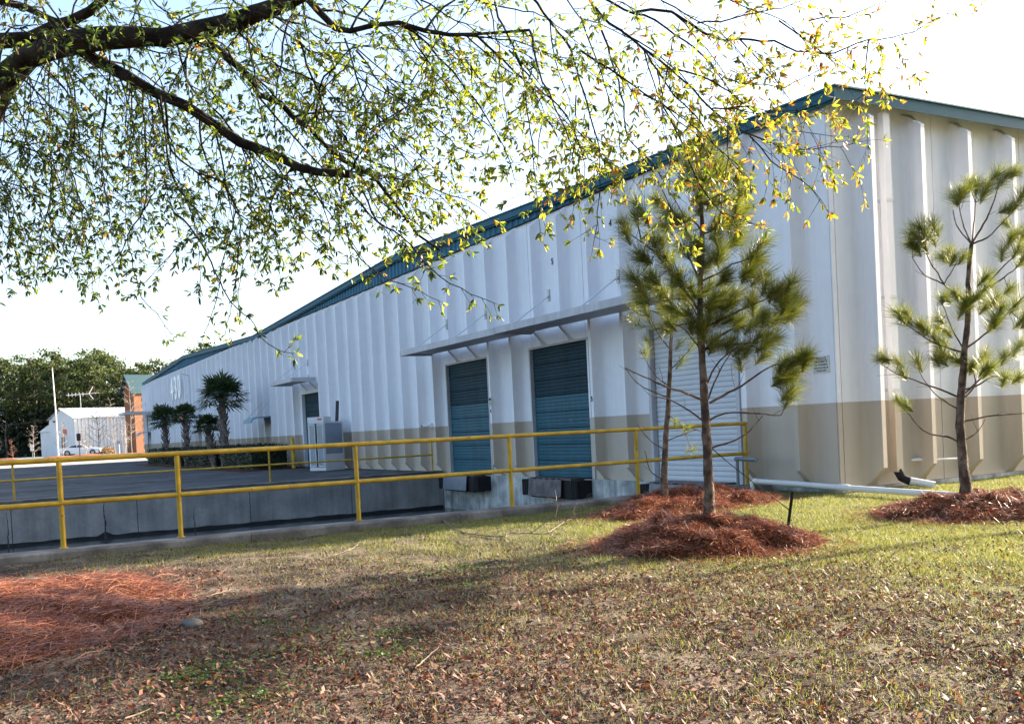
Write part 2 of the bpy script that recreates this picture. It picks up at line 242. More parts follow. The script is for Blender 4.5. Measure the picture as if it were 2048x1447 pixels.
OAK_BOUGHS=[[(-10.23, -4.845, 3.901), (-10.132, -4.962, 3.465), (-10.027, -5.078, 3.209), (-9.9, -5.23, 2.741), (-9.807, -5.334, 2.519), (-9.692, -5.46, 2.336)], [(-9.954, -4.979, 3.916), (-9.901, -5.03, 3.647), (-9.828, -5.1, 3.409), (-9.714, -5.216, 3.141), (-9.596, -5.333, 2.949), (-9.439, -5.485, 2.91)], [(-9.812, -4.825, 3.92), (-9.695, -5.045, 3.582), (-9.553, -5.289, 3.369), (-9.477, -5.464, 3.175), (-9.412, -5.626, 3.034), (-9.323, -5.815, 2.949)], [(-10.339, -5.04, 2.962), (-10.157, -5.149, 2.63), (-10.027, -5.195, 2.435), (-9.894, -5.244, 2.233)], [(-10.051, -5.059, 2.92), (-9.886, -5.381, 2.529), (-9.753, -5.668, 2.234)], [(-10.047, -4.175, 3.605), (-9.927, -4.309, 3.396), (-9.861, -4.381, 3.345), (-9.741, -4.514, 3.191), (-9.6, -4.665, 3.092), (-9.532, -4.744, 2.987), (-9.385, -4.904, 2.888), (-9.251, -5.048, 2.875)], [(-9.841, -4.537, 4.15), (-9.638, -4.747, 4.158), (-9.502, -4.893, 4.127), (-9.395, -5.012, 4.056), (-9.308, -5.108, 4.022), (-9.133, -5.301, 3.934), (-8.882, -5.579, 3.871)], [(-9.099, -5.553, 4.16), (-9.097, -5.614, 3.953), (-9.06, -5.718, 3.728), (-9.039, -5.802, 3.518), (-9.054, -5.849, 3.266), (-9.058, -5.912, 2.957), (-9.073, -5.959, 2.723), (-9.093, -5.996, 2.553)], [(-8.975, -5.732, 3.483), (-8.868, -5.738, 3.308), (-8.734, -5.771, 3.175), (-8.544, -5.859, 3.135)], [(-8.843, -5.993, 4.022), (-8.801, -5.995, 3.964), (-8.727, -6.037, 3.847), (-8.62, -6.112, 3.792), (-8.507, -6.197, 3.71), (-8.403, -6.274, 3.597)], [(-8.909, -5.724, 4.089), (-8.845, -5.862, 3.863), (-8.783, -5.999, 3.652), (-8.788, -6.059, 3.498), (-8.776, -6.143, 3.252), (-8.767, -6.224, 3.011), (-8.79, -6.267, 2.78), (-8.84, -6.285, 2.448), (-8.883, -6.299, 2.315)], [(-8.593, -5.967, 4.026), (-8.515, -6.064, 3.611), (-8.473, -6.115, 3.296), (-8.457, -6.131, 3.067), (-8.381, -6.21, 2.939), (-8.227, -6.301, 2.639), (-8.149, -6.339, 2.375)], [(-8.919, -6.243, 3.257), (-9.03, -6.373, 2.942), (-9.152, -6.484, 2.734)], [(-8.491, -5.938, 4.072), (-8.393, -6.06, 3.936), (-8.306, -6.165, 3.876), (-8.199, -6.244, 3.784), (-8.03, -6.343, 3.635), (-7.94, -6.398, 3.494), (-7.785, -6.487, 3.393), (-7.649, -6.565, 3.374), (-7.551, -6.621, 3.345), (-7.402, -6.703, 3.415), (-7.269, -6.776, 3.499)], [(-8.421, -6.226, 3.85), (-8.339, -6.284, 3.869), (-8.21, -6.33, 3.849), (-8.08, -6.378, 3.761), (-7.953, -6.425, 3.685), (-7.789, -6.49, 3.675), (-7.575, -6.582, 3.659), (-7.431, -6.637, 3.604), (-7.195, -6.742, 3.587), (-6.972, -6.837, 3.66), (-6.75, -6.932, 3.697), (-6.599, -6.988, 3.755), (-6.458, -7.038, 3.838)], [(-8.638, -5.975, 4.032), (-8.523, -6.077, 3.831), (-8.415, -6.168, 3.702), (-8.321, -6.239, 3.599), (-8.192, -6.282, 3.501), (-8.061, -6.327, 3.366), (-7.931, -6.37, 3.242), (-7.789, -6.421, 3.131), (-7.622, -6.483, 3.05), (-7.435, -6.558, 2.968), (-7.261, -6.622, 2.977), (-7.035, -6.715, 2.996)], [(-8.841, -6.19, 3.565), (-8.758, -6.257, 3.487), (-8.665, -6.338, 3.375), (-8.55, -6.446, 3.245), (-8.452, -6.491, 3.181), (-8.35, -6.523, 3.073), (-8.242, -6.557, 3.0), (-8.192, -6.56, 2.938), (-8.126, -6.571, 2.843), (-8.082, -6.574, 2.65)], [(-8.269, -6.635, 3.646), (-8.027, -6.679, 3.698), (-7.827, -6.7, 3.765), (-7.623, -6.723, 3.82), (-7.418, -6.747, 3.906)], [(-7.359, -6.684, 3.794), (-7.34, -6.802, 3.767), (-7.299, -6.933, 3.72), (-7.139, -7.126, 3.782)], [(-8.666, -6.743, 3.279), (-8.691, -6.81, 3.094), (-8.741, -6.862, 2.93), (-8.769, -6.927, 2.744)], [(-8.313, -6.068, 2.996), (-8.259, -6.139, 2.856), (-8.213, -6.181, 2.7), (-8.158, -6.228, 2.545), (-8.111, -6.27, 2.423)], [(-8.022, -6.599, 3.061), (-8.068, -6.633, 2.779), (-8.135, -6.653, 2.627), (-8.192, -6.678, 2.509)], [(-7.973, -6.75, 2.959), (-7.892, -6.83, 2.79), (-7.755, -6.939, 2.65), (-7.673, -7.017, 2.529)], [(-8.263, -6.749, 3.088), (-8.05, -6.843, 3.093), (-7.876, -6.916, 3.059), (-7.697, -6.991, 3.102)], [(-8.336, -6.46, 3.42), (-8.079, -6.522, 3.363), (-7.868, -6.56, 3.249), (-7.599, -6.631, 3.079), (-7.317, -6.706, 3.037)], [(-11.576, -3.009, 4.304), (-11.5, -3.065, 3.811), (-11.535, -3.005, 3.552), (-11.558, -2.95, 3.439), (-11.517, -2.954, 3.339), (-11.49, -2.948, 3.157), (-11.471, -2.937, 2.951), (-11.444, -2.934, 2.695), (-11.429, -2.92, 2.486), (-11.403, -2.908, 2.392)], [(-11.573, -2.827, 4.334), (-11.474, -2.862, 4.129), (-11.494, -2.789, 3.847), (-11.543, -2.693, 3.507), (-11.604, -2.58, 3.253), (-11.694, -2.436, 3.156), (-11.752, -2.322, 3.01)], [(-11.657, -2.947, 4.257), (-11.671, -2.989, 4.035), (-11.683, -3.041, 3.686), (-11.773, -3.009, 3.529), (-11.825, -3.011, 3.424), (-11.913, -2.979, 3.302), (-12.002, -2.947, 3.161)], [(-11.671, -2.766, 3.604), (-11.672, -2.681, 3.362), (-11.703, -2.568, 3.143), (-11.835, -2.357, 3.048), (-11.894, -2.213, 2.944)], [(-11.097, -3.236, 4.076), (-11.112, -3.222, 3.767), (-11.138, -3.198, 3.435), (-11.176, -3.162, 3.13), (-11.195, -3.139, 2.925)], [(-11.053, -3.489, 3.96), (-11.066, -3.532, 3.452), (-11.071, -3.57, 3.193), (-11.104, -3.578, 2.993), (-11.219, -3.506, 2.812), (-11.202, -3.566, 2.546), (-11.168, -3.64, 2.318), (-11.084, -3.76, 2.177), (-11.017, -3.863, 2.018)], [(-10.991, -3.423, 3.932), (-10.975, -3.447, 3.484), (-10.927, -3.494, 3.215), (-10.881, -3.537, 2.966), (-10.862, -3.55, 2.811), (-10.83, -3.573, 2.735)], [(-11.019, -4.0, 3.724), (-11.006, -4.134, 3.174), (-10.936, -4.311, 2.905), (-10.906, -4.449, 2.633), (-10.919, -4.549, 2.277)], [(-10.684, -3.706, 3.669), (-10.672, -3.667, 3.491), (-10.634, -3.65, 3.361), (-10.536, -3.693, 3.185), (-10.46, -3.715, 2.985), (-10.544, -3.591, 2.636), (-10.6, -3.494, 2.288), (-10.691, -3.359, 2.025)], [(-11.025, -4.214, 3.62), (-10.997, -4.217, 3.273), (-10.857, -4.324, 3.1), (-10.707, -4.437, 3.011), (-10.618, -4.497, 2.739), (-10.661, -4.432, 2.326), (-10.723, -4.343, 1.967)], [(-10.958, -3.964, 2.888), (-10.842, -4.132, 2.698), (-10.72, -4.318, 2.296), (-10.66, -4.43, 2.144), (-10.6, -4.539, 2.065), (-10.566, -4.624, 1.934), (-10.491, -4.751, 1.825), (-10.415, -4.878, 1.785)], [(-11.267, -3.795, 2.742), (-11.297, -3.695, 2.646), (-11.392, -3.534, 2.534), (-11.481, -3.377, 2.466)], [(-10.843, -3.576, 2.768), (-10.984, -3.641, 2.609), (-11.15, -3.682, 2.428)], [(-10.504, -4.163, 3.388), (-10.425, -4.358, 3.073), (-10.39, -4.508, 2.792), (-10.398, -4.615, 2.525), (-10.418, -4.707, 2.301)], [(-10.309, -4.244, 3.311), (-10.23, -4.374, 3.048), (-10.21, -4.446, 2.781), (-10.091, -4.617, 2.538), (-9.974, -4.785, 2.355)], [(-10.384, -3.981, 3.431), (-10.385, -3.895, 3.038), (-10.38, -3.809, 2.75), (-10.438, -3.662, 2.463), (-10.438, -3.57, 2.201)], [(-10.149, -4.662, 3.073), (-10.044, -4.633, 2.822), (-9.988, -4.548, 2.664), (-9.988, -4.406, 2.508)], [(-9.946, -5.114, 2.858), (-9.887, -5.245, 2.625), (-9.821, -5.378, 2.539), (-9.746, -5.526, 2.381), (-9.701, -5.64, 2.257), (-9.639, -5.774, 2.142), (-9.563, -5.924, 2.055), (-9.492, -6.07, 1.978)], [(-9.801, -4.916, 2.985), (-9.778, -5.036, 2.82), (-9.731, -5.179, 2.696), (-9.677, -5.328, 2.627), (-9.636, -5.468, 2.505), (-9.6, -5.604, 2.389)], [(-10.074, -5.123, 2.647), (-10.061, -5.16, 2.487), (-9.98, -5.269, 2.319), (-9.9, -5.375, 2.219), (-9.836, -5.462, 2.174), (-9.755, -5.569, 2.112), (-9.676, -5.675, 2.047)], [(-11.816, -2.859, 4.305), (-11.807, -2.979, 3.918), (-11.898, -3.004, 3.518), (-12.014, -2.999, 3.281)], [(-11.957, -3.337, 3.861), (-11.874, -3.331, 3.579), (-11.953, -3.172, 3.244), (-12.078, -2.972, 3.017)], [(-11.299, -3.676, 4.086), (-11.321, -3.574, 3.787), (-11.378, -3.44, 3.448), (-11.34, -3.398, 3.085), (-11.314, -3.342, 2.794)], [(-10.799, -3.516, 4.328), (-10.727, -3.624, 3.956), (-10.559, -3.822, 3.685), (-10.343, -4.077, 3.26), (-10.134, -4.326, 2.847), (-10.007, -4.487, 2.639)], [(-10.551, -4.248, 4.201), (-10.337, -4.474, 3.901), (-10.072, -4.753, 3.665), (-9.825, -5.026, 3.299), (-9.606, -5.267, 3.049)], [(-10.331, -4.257, 4.304), (-10.057, -4.528, 3.992), (-9.785, -4.794, 3.794), (-9.521, -5.056, 3.635), (-9.242, -5.339, 3.439)], [(-9.6, -5.12, 4.032), (-9.477, -5.235, 3.785), (-9.356, -5.35, 3.524), (-9.211, -5.491, 3.295), (-9.086, -5.604, 3.174)], [(-9.278, -4.996, 4.069), (-9.134, -5.159, 3.79), (-8.992, -5.32, 3.544), (-8.953, -5.372, 3.323)], [(-9.335, -5.573, 3.816), (-9.157, -5.71, 3.596), (-9.0, -5.82, 3.448), (-8.897, -5.878, 3.18)], [(-11.777, -3.266, 4.685), (-11.641, -3.456, 4.3), (-11.469, -3.675, 4.063), (-11.274, -3.92, 3.825), (-11.094, -4.161, 3.419)], [(-11.083, -3.131, 4.9), (-10.835, -3.374, 4.608), (-10.564, -3.644, 4.277), (-10.27, -3.94, 3.947)], [(-10.689, -3.993, 4.606), (-10.433, -4.371, 4.279), (-10.189, -4.739, 4.069), (-9.971, -5.097, 3.699), (-9.868, -5.339, 3.367)], [(-10.051, -4.802, 4.342), (-9.844, -5.005, 4.123), (-9.596, -5.259, 3.828), (-9.451, -5.402, 3.596)], [(-9.83, -5.52, 4.081), (-9.64, -5.703, 3.912), (-9.435, -5.908, 3.707), (-9.214, -6.135, 3.502)], [(-9.307, -5.332, 4.25), (-9.169, -5.635, 4.015), (-8.997, -5.983, 3.841), (-8.893, -6.27, 3.56)], [(-8.443, -6.316, 3.988), (-8.276, -6.448, 3.821), (-8.066, -6.576, 3.662), (-7.888, -6.688, 3.458)], [(-8.092, -6.482, 3.98), (-7.899, -6.631, 3.825), (-7.706, -6.779, 3.703), (-7.626, -6.865, 3.588)], [(-11.349, -3.174, 4.797), (-11.194, -3.269, 4.515), (-11.103, -3.302, 4.247), (-10.978, -3.366, 4.01)], [(-12.09, -3.245, 4.385), (-11.878, -3.534, 4.235), (-11.681, -3.857, 4.038), (-11.557, -4.115, 3.759)], [(-12.14, -2.556, 4.013), (-11.971, -2.542, 3.877), (-11.802, -2.582, 3.682), (-11.634, -2.623, 3.444)], [(-12.174, -2.989, 3.422), (-12.05, -3.073, 3.261), (-11.965, -3.176, 3.018), (-12.041, -3.125, 2.837)], [(-9.059, -5.68, 3.718), (-8.951, -5.862, 3.408), (-8.865, -6.016, 3.208), (-8.813, -6.142, 2.858), (-8.885, -6.118, 2.635)], [(-8.593, -6.531, 3.478), (-8.475, -6.654, 3.178), (-8.372, -6.752, 3.009), (-8.323, -6.821, 2.844), (-8.247, -6.904, 2.709)], [(-8.526, -6.584, 3.143), (-8.404, -6.639, 2.856), (-8.324, -6.67, 2.64), (-8.213, -6.716, 2.484), (-8.07, -6.777, 2.418)]]
PINES=[([(-5.27, -2.983, 0.08), (-5.257, -2.975, 0.687), (-5.252, -2.966, 1.129), (-5.249, -2.954, 1.626), (-5.247, -2.938, 2.289), (-5.214, -2.945, 2.73), (-5.169, -2.955, 3.28), (-5.165, -2.946, 3.722), (-5.155, -2.94, 4.163), (-5.154, -2.935, 4.373)], [[(-5.21, -2.983, 1.375), (-4.899, -3.252, 1.572), (-4.755, -3.432, 1.72), (-4.605, -3.618, 1.774), (-4.521, -3.768, 1.792)], [(-5.23, -2.976, 1.172), (-5.093, -3.104, 1.256), (-4.887, -3.273, 1.237), (-4.626, -3.471, 1.199)], [(-5.207, -2.997, 0.878), (-4.917, -3.047, 0.946), (-4.699, -3.056, 1.047), (-4.495, -3.056, 1.208)], [(-5.261, -2.953, 1.406), (-5.583, -3.038, 1.492), (-5.912, -3.12, 1.565), (-6.406, -3.107, 1.768)], [(-5.279, -2.95, 1.175), (-5.429, -2.836, 1.334), (-5.555, -2.738, 1.425), (-5.732, -2.613, 1.492)], [(-5.227, -2.958, 1.957), (-4.961, -3.002, 2.007), (-4.654, -3.068, 2.022), (-4.368, -3.124, 2.039)], [(-5.209, -2.948, 2.718), (-5.09, -3.078, 2.784), (-4.985, -3.199, 2.866), (-4.849, -3.338, 2.923), (-4.765, -3.447, 3.042)], [(-5.244, -2.943, 2.179), (-5.089, -3.167, 2.291), (-4.882, -3.419, 2.413), (-4.773, -3.618, 2.489), (-4.699, -3.798, 2.601)], [(-5.247, -2.947, 1.93), (-4.898, -2.939, 2.153), (-4.376, -3.027, 2.299), (-3.987, -3.044, 2.37)], [(-5.238, -2.941, 2.372), (-5.497, -2.899, 2.729), (-5.703, -2.89, 2.94), (-5.865, -2.908, 3.054), (-6.052, -2.912, 3.161), (-6.221, -2.927, 3.229)], [(-5.766, -2.631, 3.175), (-5.817, -2.658, 3.348), (-5.847, -2.696, 3.54)], [(-5.175, -2.952, 3.258), (-5.272, -2.917, 3.392), (-5.431, -2.851, 3.457), (-5.599, -2.776, 3.593)], [(-5.177, -2.952, 3.236), (-4.982, -3.004, 3.302), (-4.845, -3.024, 3.35), (-4.693, -3.052, 3.397)], [(-5.164, -2.951, 3.556), (-5.065, -3.122, 3.633), (-4.975, -3.29, 3.682), (-4.956, -3.421, 3.625)], [(-5.223, -2.94, 2.73), (-5.395, -2.916, 3.057), (-5.55, -2.905, 3.215)], [(-5.203, -2.948, 2.84), (-5.114, -3.036, 2.965), (-5.02, -3.13, 2.925)], [(-5.241, -2.943, 2.234), (-5.284, -2.784, 2.53), (-5.384, -2.601, 2.554)], [(-5.256, -2.942, 1.958), (-5.414, -2.877, 2.185), (-5.616, -2.791, 2.303)], [(-5.161, -2.944, 3.887), (-4.98, -2.947, 3.984), (-4.8, -2.95, 4.027)], [(-5.163, -2.942, 3.943), (-5.287, -2.936, 4.016), (-5.421, -2.928, 3.979)], [(-5.228, -2.967, 1.57), (-5.118, -3.089, 1.834), (-4.911, -3.268, 1.981), (-4.813, -3.391, 1.914)], [(-5.239, -2.967, 1.377), (-5.043, -2.995, 1.731), (-4.867, -3.015, 1.95)], [(-5.155, -2.94, 4.163), (-5.054, -2.927, 4.259)], [(-5.219, -2.949, 2.454), (-5.052, -3.057, 2.497), (-4.87, -3.175, 2.484)]], [(-4.651, -3.81, 1.779, 1, 0), (-4.752, -3.693, 1.753, 0.9, 0), (-4.612, -3.502, 1.577, 1, 0), (-4.608, -3.602, 1.436, 1.1, 1), (-4.483, -3.562, 1.652, 1, 0), (-4.676, -3.326, 1.974, 1, 20), (-4.45, -3.209, 2.041, 1, 5), (-4.633, -3.169, 2.073, 1, 5), (-4.773, -3.254, 2.913, 1, 6), (-4.73, -3.351, 2.708, 1, 6), (-4.7, -3.356, 3.062, 1, 6), (-4.907, -3.606, 2.556, 1, 7), (-4.975, -3.426, 2.742, 1, 6), (-4.78, -3.84, 2.551, 1, 7), (-3.885, -2.975, 2.532, 1, 8), (-4.791, -3.702, 2.466, 1, 7), (-4.04, -3.079, 2.33, 0.9, 8), (-4.298, -3.104, 2.279, 1, 8), (-4.446, -3.022, 2.287, 1, 8), (-6.219, -2.964, 3.274, 1, 9), (-5.754, -2.573, 3.601, 1, 10), (-6.017, -2.97, 2.914, 1, 9), (-5.926, -3.078, 3.057, 1, 9), (-5.516, -2.738, 3.332, 1, 14), (-5.345, -2.465, 2.63, 1, 16), (-5.716, -2.688, 2.755, 1, 9), (-5.98, -2.77, 2.734, 1, 9), (-5.557, -2.32, 2.589, 1, 16), (-5.502, -2.652, 3.628, 1, 11), (-5.538, -2.907, 3.432, 1, 11), (-4.644, -2.979, 3.36, 1, 12), (-4.714, -2.962, 3.163, 1, 12), (-4.606, -3.029, 3.519, 1, 12), (-5.001, -3.151, 3.577, 1, 13), (-5.059, -3.453, 3.557, 1, 13), (-4.951, -3.031, 3.883, 1, 18), (-5.017, -3.378, 3.711, 1, 13), (-5.213, -3.017, 4.273, 0.8, 22), (-5.197, -2.88, 4.176, 0.9, 22), (-5.142, -3.037, 4.084, 1, 22), (-4.905, -2.86, 4.013, 1, 18), (-5.421, -3.052, 3.92, 1, 19), (-4.675, -2.852, 4.063, 0.9, 18), (-5.187, -2.915, 3.011, 1, 15), (-5.013, -2.917, 2.963, 1, 15), (-5.205, -2.857, 3.076, 1, 14), (-5.302, -2.802, 3.082, 1, 14), (-5.046, -3.082, 2.987, 1, 15), (-5.242, -3.153, 2.48, 1, 23), (-4.965, -3.002, 2.562, 1, 23), (-5.331, -3.03, 2.169, 1, 7), (-5.008, -3.165, 2.428, 1, 23), (-5.099, -3.095, 2.272, 1, 7), (-4.941, -3.239, 2.256, 1, 7), (-4.666, -3.092, 2.193, 1, 5), (-4.853, -3.121, 1.94, 1, 20), (-4.885, -2.998, 2.007, 1, 5), (-5.097, -2.993, 2.008, 1, 5), (-5.397, -2.699, 2.428, 1, 16), (-5.221, -2.668, 2.604, 1, 16), (-5.576, -2.824, 2.245, 1, 17), (-5.503, -2.776, 2.858, 1, 9), (-5.512, -2.952, 2.72, 1, 9), (-5.096, -3.201, 2.693, 1, 6), (-4.907, -3.139, 2.544, 1, 23), (-4.847, -3.307, 2.467, 1, 7), (-5.417, -2.979, 2.337, 1, 9), (-5.06, -2.911, 2.684, 1, 6), (-4.918, -2.867, 3.255, 1, 12), (-5.249, -2.803, 3.417, 1, 11), (-5.098, -2.852, 3.638, 1, 13), (-5.234, -3.109, 3.786, 1, 18), (-4.931, -2.977, 3.399, 1, 12)], 0.062, 0.016), ([(-3.561, 0.054, 0.1), (-3.512, 0.044, 0.77), (-3.428, 0.017, 1.497), (-3.363, -0.0, 2.224), (-3.326, -0.009, 2.661), (-3.288, -0.014, 3.244), (-3.254, -0.023, 3.644)], [[(-3.363, -0.0, 2.224), (-3.417, 0.219, 2.503), (-3.431, 0.417, 2.86)], [(-3.416, 0.016, 1.715), (-3.71, -0.06, 1.861), (-4.007, -0.13, 2.215)], [(-3.426, 0.017, 1.533), (-3.862, 0.105, 1.731), (-4.119, 0.096, 1.987)], [(-3.499, 0.04, 0.901), (-3.365, -0.134, 0.979), (-3.196, -0.327, 1.055)], [(-3.512, 0.044, 0.77), (-3.689, 0.158, 0.926), (-3.831, 0.254, 1.154)], [(-3.33, -0.008, 2.588), (-3.131, -0.142, 2.793), (-3.076, -0.199, 2.931)], [(-3.391, 0.008, 1.933), (-3.222, -0.092, 2.106), (-3.09, -0.17, 2.28)], [(-3.304, -0.013, 2.952), (-3.387, 0.146, 3.193), (-3.416, 0.274, 3.396)], [(-3.296, -0.014, 3.098), (-3.262, -0.223, 3.248)], [(-3.452, 0.025, 1.279), (-3.354, -0.244, 1.121), (-3.289, -0.492, 1.027)], [(-3.326, -0.009, 2.661), (-3.697, 0.005, 2.803), (-4.039, -0.001, 2.762)], [(-3.542, 0.049, 0.333), (-3.799, 0.043, 0.496), (-3.927, -0.03, 0.792)]], [(-4.08, -0.155, 2.777, 1, 10), (-3.852, 0.087, 2.595, 1, 10), (-3.378, 0.538, 3.027, 1, 0), (-3.543, 0.061, 3.176, 1, 7), (-3.505, 0.272, 2.656, 1, 0), (-3.987, -0.218, 2.172, 1, 1), (-4.085, -0.055, 2.648, 0.9, 10), (-3.383, -0.04, 2.584, 1, 5), (-3.217, -0.018, 2.295, 1, 0), (-3.225, -0.057, 2.036, 1, 6), (-3.425, -0.004, 2.951, 1, 7), (-3.548, -0.263, 1.165, 0.8, 9), (-3.384, -0.299, 1.064, 1, 9), (-3.311, -0.323, 0.772, 0.8, 3), (-3.077, -0.154, 2.282, 1, 6), (-3.325, -0.093, 3.52, 1, 8), (-3.319, -0.24, 3.28, 1, 8), (-3.206, -0.301, 2.915, 1, 5), (-3.622, 0.197, 2.39, 0.8, 0), (-3.599, -0.101, 2.791, 1, 10), (-3.23, -0.005, 3.174, 1, 8)], 0.052, 0.015), ([(-1.249, -3.213, 0.09), (-1.261, -3.19, 0.7), (-1.27, -3.179, 0.957), (-1.241, -3.186, 1.276), (-1.162, -3.213, 1.913), (-1.116, -3.23, 2.231), (-1.088, -3.237, 2.55), (-1.069, -3.239, 2.902), (-1.015, -3.259, 3.265)], [[(-1.015, -3.259, 3.265), (-1.09, -3.108, 3.534), (-1.039, -3.028, 3.747)], [(-1.015, -3.259, 3.265), (-1.132, -3.227, 3.539), (-1.19, -3.228, 3.757)], [(-1.015, -3.259, 3.265), (-0.91, -3.232, 3.583), (-0.82, -3.199, 3.821)], [(-1.015, -3.259, 3.265), (-0.758, -3.332, 3.635), (-0.593, -3.357, 3.961), (-0.44, -3.379, 4.148)], [(-1.015, -3.259, 3.265), (-0.851, -3.371, 3.334), (-0.723, -3.462, 3.482), (-0.624, -3.538, 3.599), (-0.513, -3.619, 3.747)], [(-1.116, -3.222, 2.552), (-1.376, -3.12, 2.752), (-1.486, -3.101, 2.911), (-1.606, -3.076, 3.069), (-1.673, -3.079, 3.286)], [(-1.351, -3.087, 2.771), (-1.559, -2.972, 2.897), (-1.689, -2.897, 3.129)], [(-1.339, -3.093, 2.789), (-1.109, -3.116, 3.069)], [(-1.082, -3.24, 2.55), (-1.011, -3.312, 2.605), (-0.858, -3.425, 2.815), (-0.679, -3.552, 3.023), (-0.52, -3.669, 3.198)], [(-1.084, -3.24, 2.518), (-0.592, -3.344, 2.804), (-0.134, -3.43, 3.065)], [(-1.175, -3.207, 1.882), (-1.451, -3.069, 1.992), (-1.627, -2.987, 2.096), (-1.826, -2.891, 2.265), (-1.945, -2.84, 2.366)], [(-1.173, -3.207, 1.914), (-0.992, -3.456, 2.143), (-0.884, -3.665, 2.37), (-0.828, -3.847, 2.533)], [(-1.245, -3.183, 1.308), (-1.511, -3.017, 1.453), (-1.717, -2.883, 1.562), (-1.924, -2.749, 1.671), (-2.057, -2.656, 1.79)], [(-1.259, -3.18, 1.149), (-1.415, -3.011, 1.322), (-1.489, -2.889, 1.492), (-1.507, -2.796, 1.661)], [(-1.223, -3.193, 1.403), (-1.128, -3.384, 1.466), (-1.097, -3.539, 1.556), (-1.048, -3.708, 1.519), (-1.004, -3.875, 1.451)], [(-1.298, -3.169, 0.741), (-1.436, -3.116, 0.825), (-1.649, -3.023, 0.862), (-1.801, -2.961, 0.985), (-1.896, -2.931, 1.117), (-2.045, -2.87, 1.284)], [(-1.244, -3.192, 1.007), (-1.068, -3.322, 1.034), (-0.927, -3.434, 1.064), (-0.592, -3.653, 1.069)], [(-1.265, -3.187, 0.739), (-0.97, -3.209, 0.866), (-0.769, -3.18, 1.015)], [(-1.162, -3.213, 1.913), (-1.173, -3.051, 2.187), (-1.129, -2.919, 2.463), (-1.066, -2.801, 2.611)], [(-1.224, -3.196, 1.275), (-1.1, -3.293, 1.459), (-1.132, -3.303, 1.682), (-1.078, -3.363, 1.823)], [(-1.215, -3.199, 1.339), (-0.637, -3.259, 1.711), (-0.316, -3.185, 1.812)]], [(-1.125, -3.141, 3.858, 1, 1), (-1.202, -3.315, 3.895, 1, 1), (-0.81, -3.214, 4.011, 1, 2), (-0.843, -3.339, 3.896, 1, 2), (-0.768, -3.092, 4.076, 0.8, 2), (-0.367, -3.352, 4.173, 1, 3), (-0.215, -3.341, 4.221, 0.9, 3), (-0.462, -3.306, 4.06, 0.9, 3), (-0.525, -3.544, 3.731, 1, 4), (-0.411, -3.576, 3.859, 1, 4), (-0.599, -3.524, 3.667, 0.8, 4), (-1.816, -3.161, 3.407, 1.1, 5), (-1.535, -3.113, 3.476, 1, 5), (-1.78, -3.049, 3.205, 1, 6), (-1.79, -2.985, 3.254, 0.9, 6), (-1.172, -2.967, 3.137, 0.9, 7), (-1.197, -3.255, 3.079, 0.8, 7), (-0.756, -3.709, 3.117, 1, 8), (-0.829, -3.663, 3.247, 1, 8), (-0.405, -3.572, 3.35, 1, 8), (-1.06, -3.447, 2.787, 0.9, 8), (-1.388, -3.267, 2.603, 1, 5), (-1.019, -3.135, 2.534, 1, 5), (-1.149, -3.359, 2.532, 1, 8), (-0.928, -2.735, 2.623, 0.9, 18), (-1.864, -2.812, 2.389, 1, 10), (-1.545, -2.891, 2.216, 1, 10), (-1.687, -2.78, 2.331, 0.9, 10), (-1.479, -3.02, 2.061, 1, 10), (-1.1, -2.815, 2.345, 0.9, 18), (-1.149, -3.711, 2.348, 1, 11), (-0.737, -3.635, 2.427, 1, 11), (-0.756, -3.734, 2.238, 1, 11), (-0.424, -3.351, 2.678, 1, 9), (-1.091, -3.562, 2.193, 1, 11), (-1.952, -2.609, 1.87, 1, 12), (-1.747, -2.664, 1.811, 1, 12), (-1.657, -2.891, 1.779, 1, 13), (-1.506, -3.117, 1.784, 1, 10), (-1.293, -3.118, 1.82, 1.1, 10), (-0.932, -3.308, 1.82, 1, 19), (-0.42, -3.234, 1.796, 1, 20), (-1.164, -3.918, 1.5, 1, 14), (-1.257, -3.552, 1.639, 1, 14), (-1.998, -2.847, 1.302, 0.8, 15), (-0.047, -3.224, 1.973, 1, 20), (-1.177, -3.322, 1.681, 0.8, 19), (-1.086, -3.605, 2.5, 0.9, 11), (-1.264, -3.045, 2.155, 0.8, 18)], 0.066, 0.026)]
STAKE=[(-3.754, -2.578, -0.17), (-3.661, -2.617, 0.263)]
WIRE=[(-5.203, -2.999, 0.867), (-4.775, -2.867, 0.628), (-3.71, -2.596, 0.053)]
FALLEN=[[(-6.302, 1.939, -0.09), (-6.889, 0.107, -0.09), (-6.882, -0.525, -0.104), (-6.716, -0.874, -0.113), (-6.559, -0.649, -0.107), (-6.351, -0.853, -0.112), (-6.143, -0.928, -0.114), (-5.383, -0.121, -0.093), (-4.699, 0.499, -0.09)], [(-6.143, -0.928, -0.114), (-6.47, -1.863, -0.138), (-6.612, -2.5, -0.155)], [(-5.383, -0.121, -0.093), (-5.289, -0.17, -0.003), (-5.253, -0.187, 0.117)], [(-4.971, 0.274, -0.09), (-4.84, 0.206, 0.03), (-4.8, 0.188, 0.204), (-4.736, 0.154, 0.236)], [(-6.351, -0.853, -0.112), (-6.181, -0.943, 0.009), (-6.056, -1.009, 0.108), (-6.041, -1.013, 0.281)]]
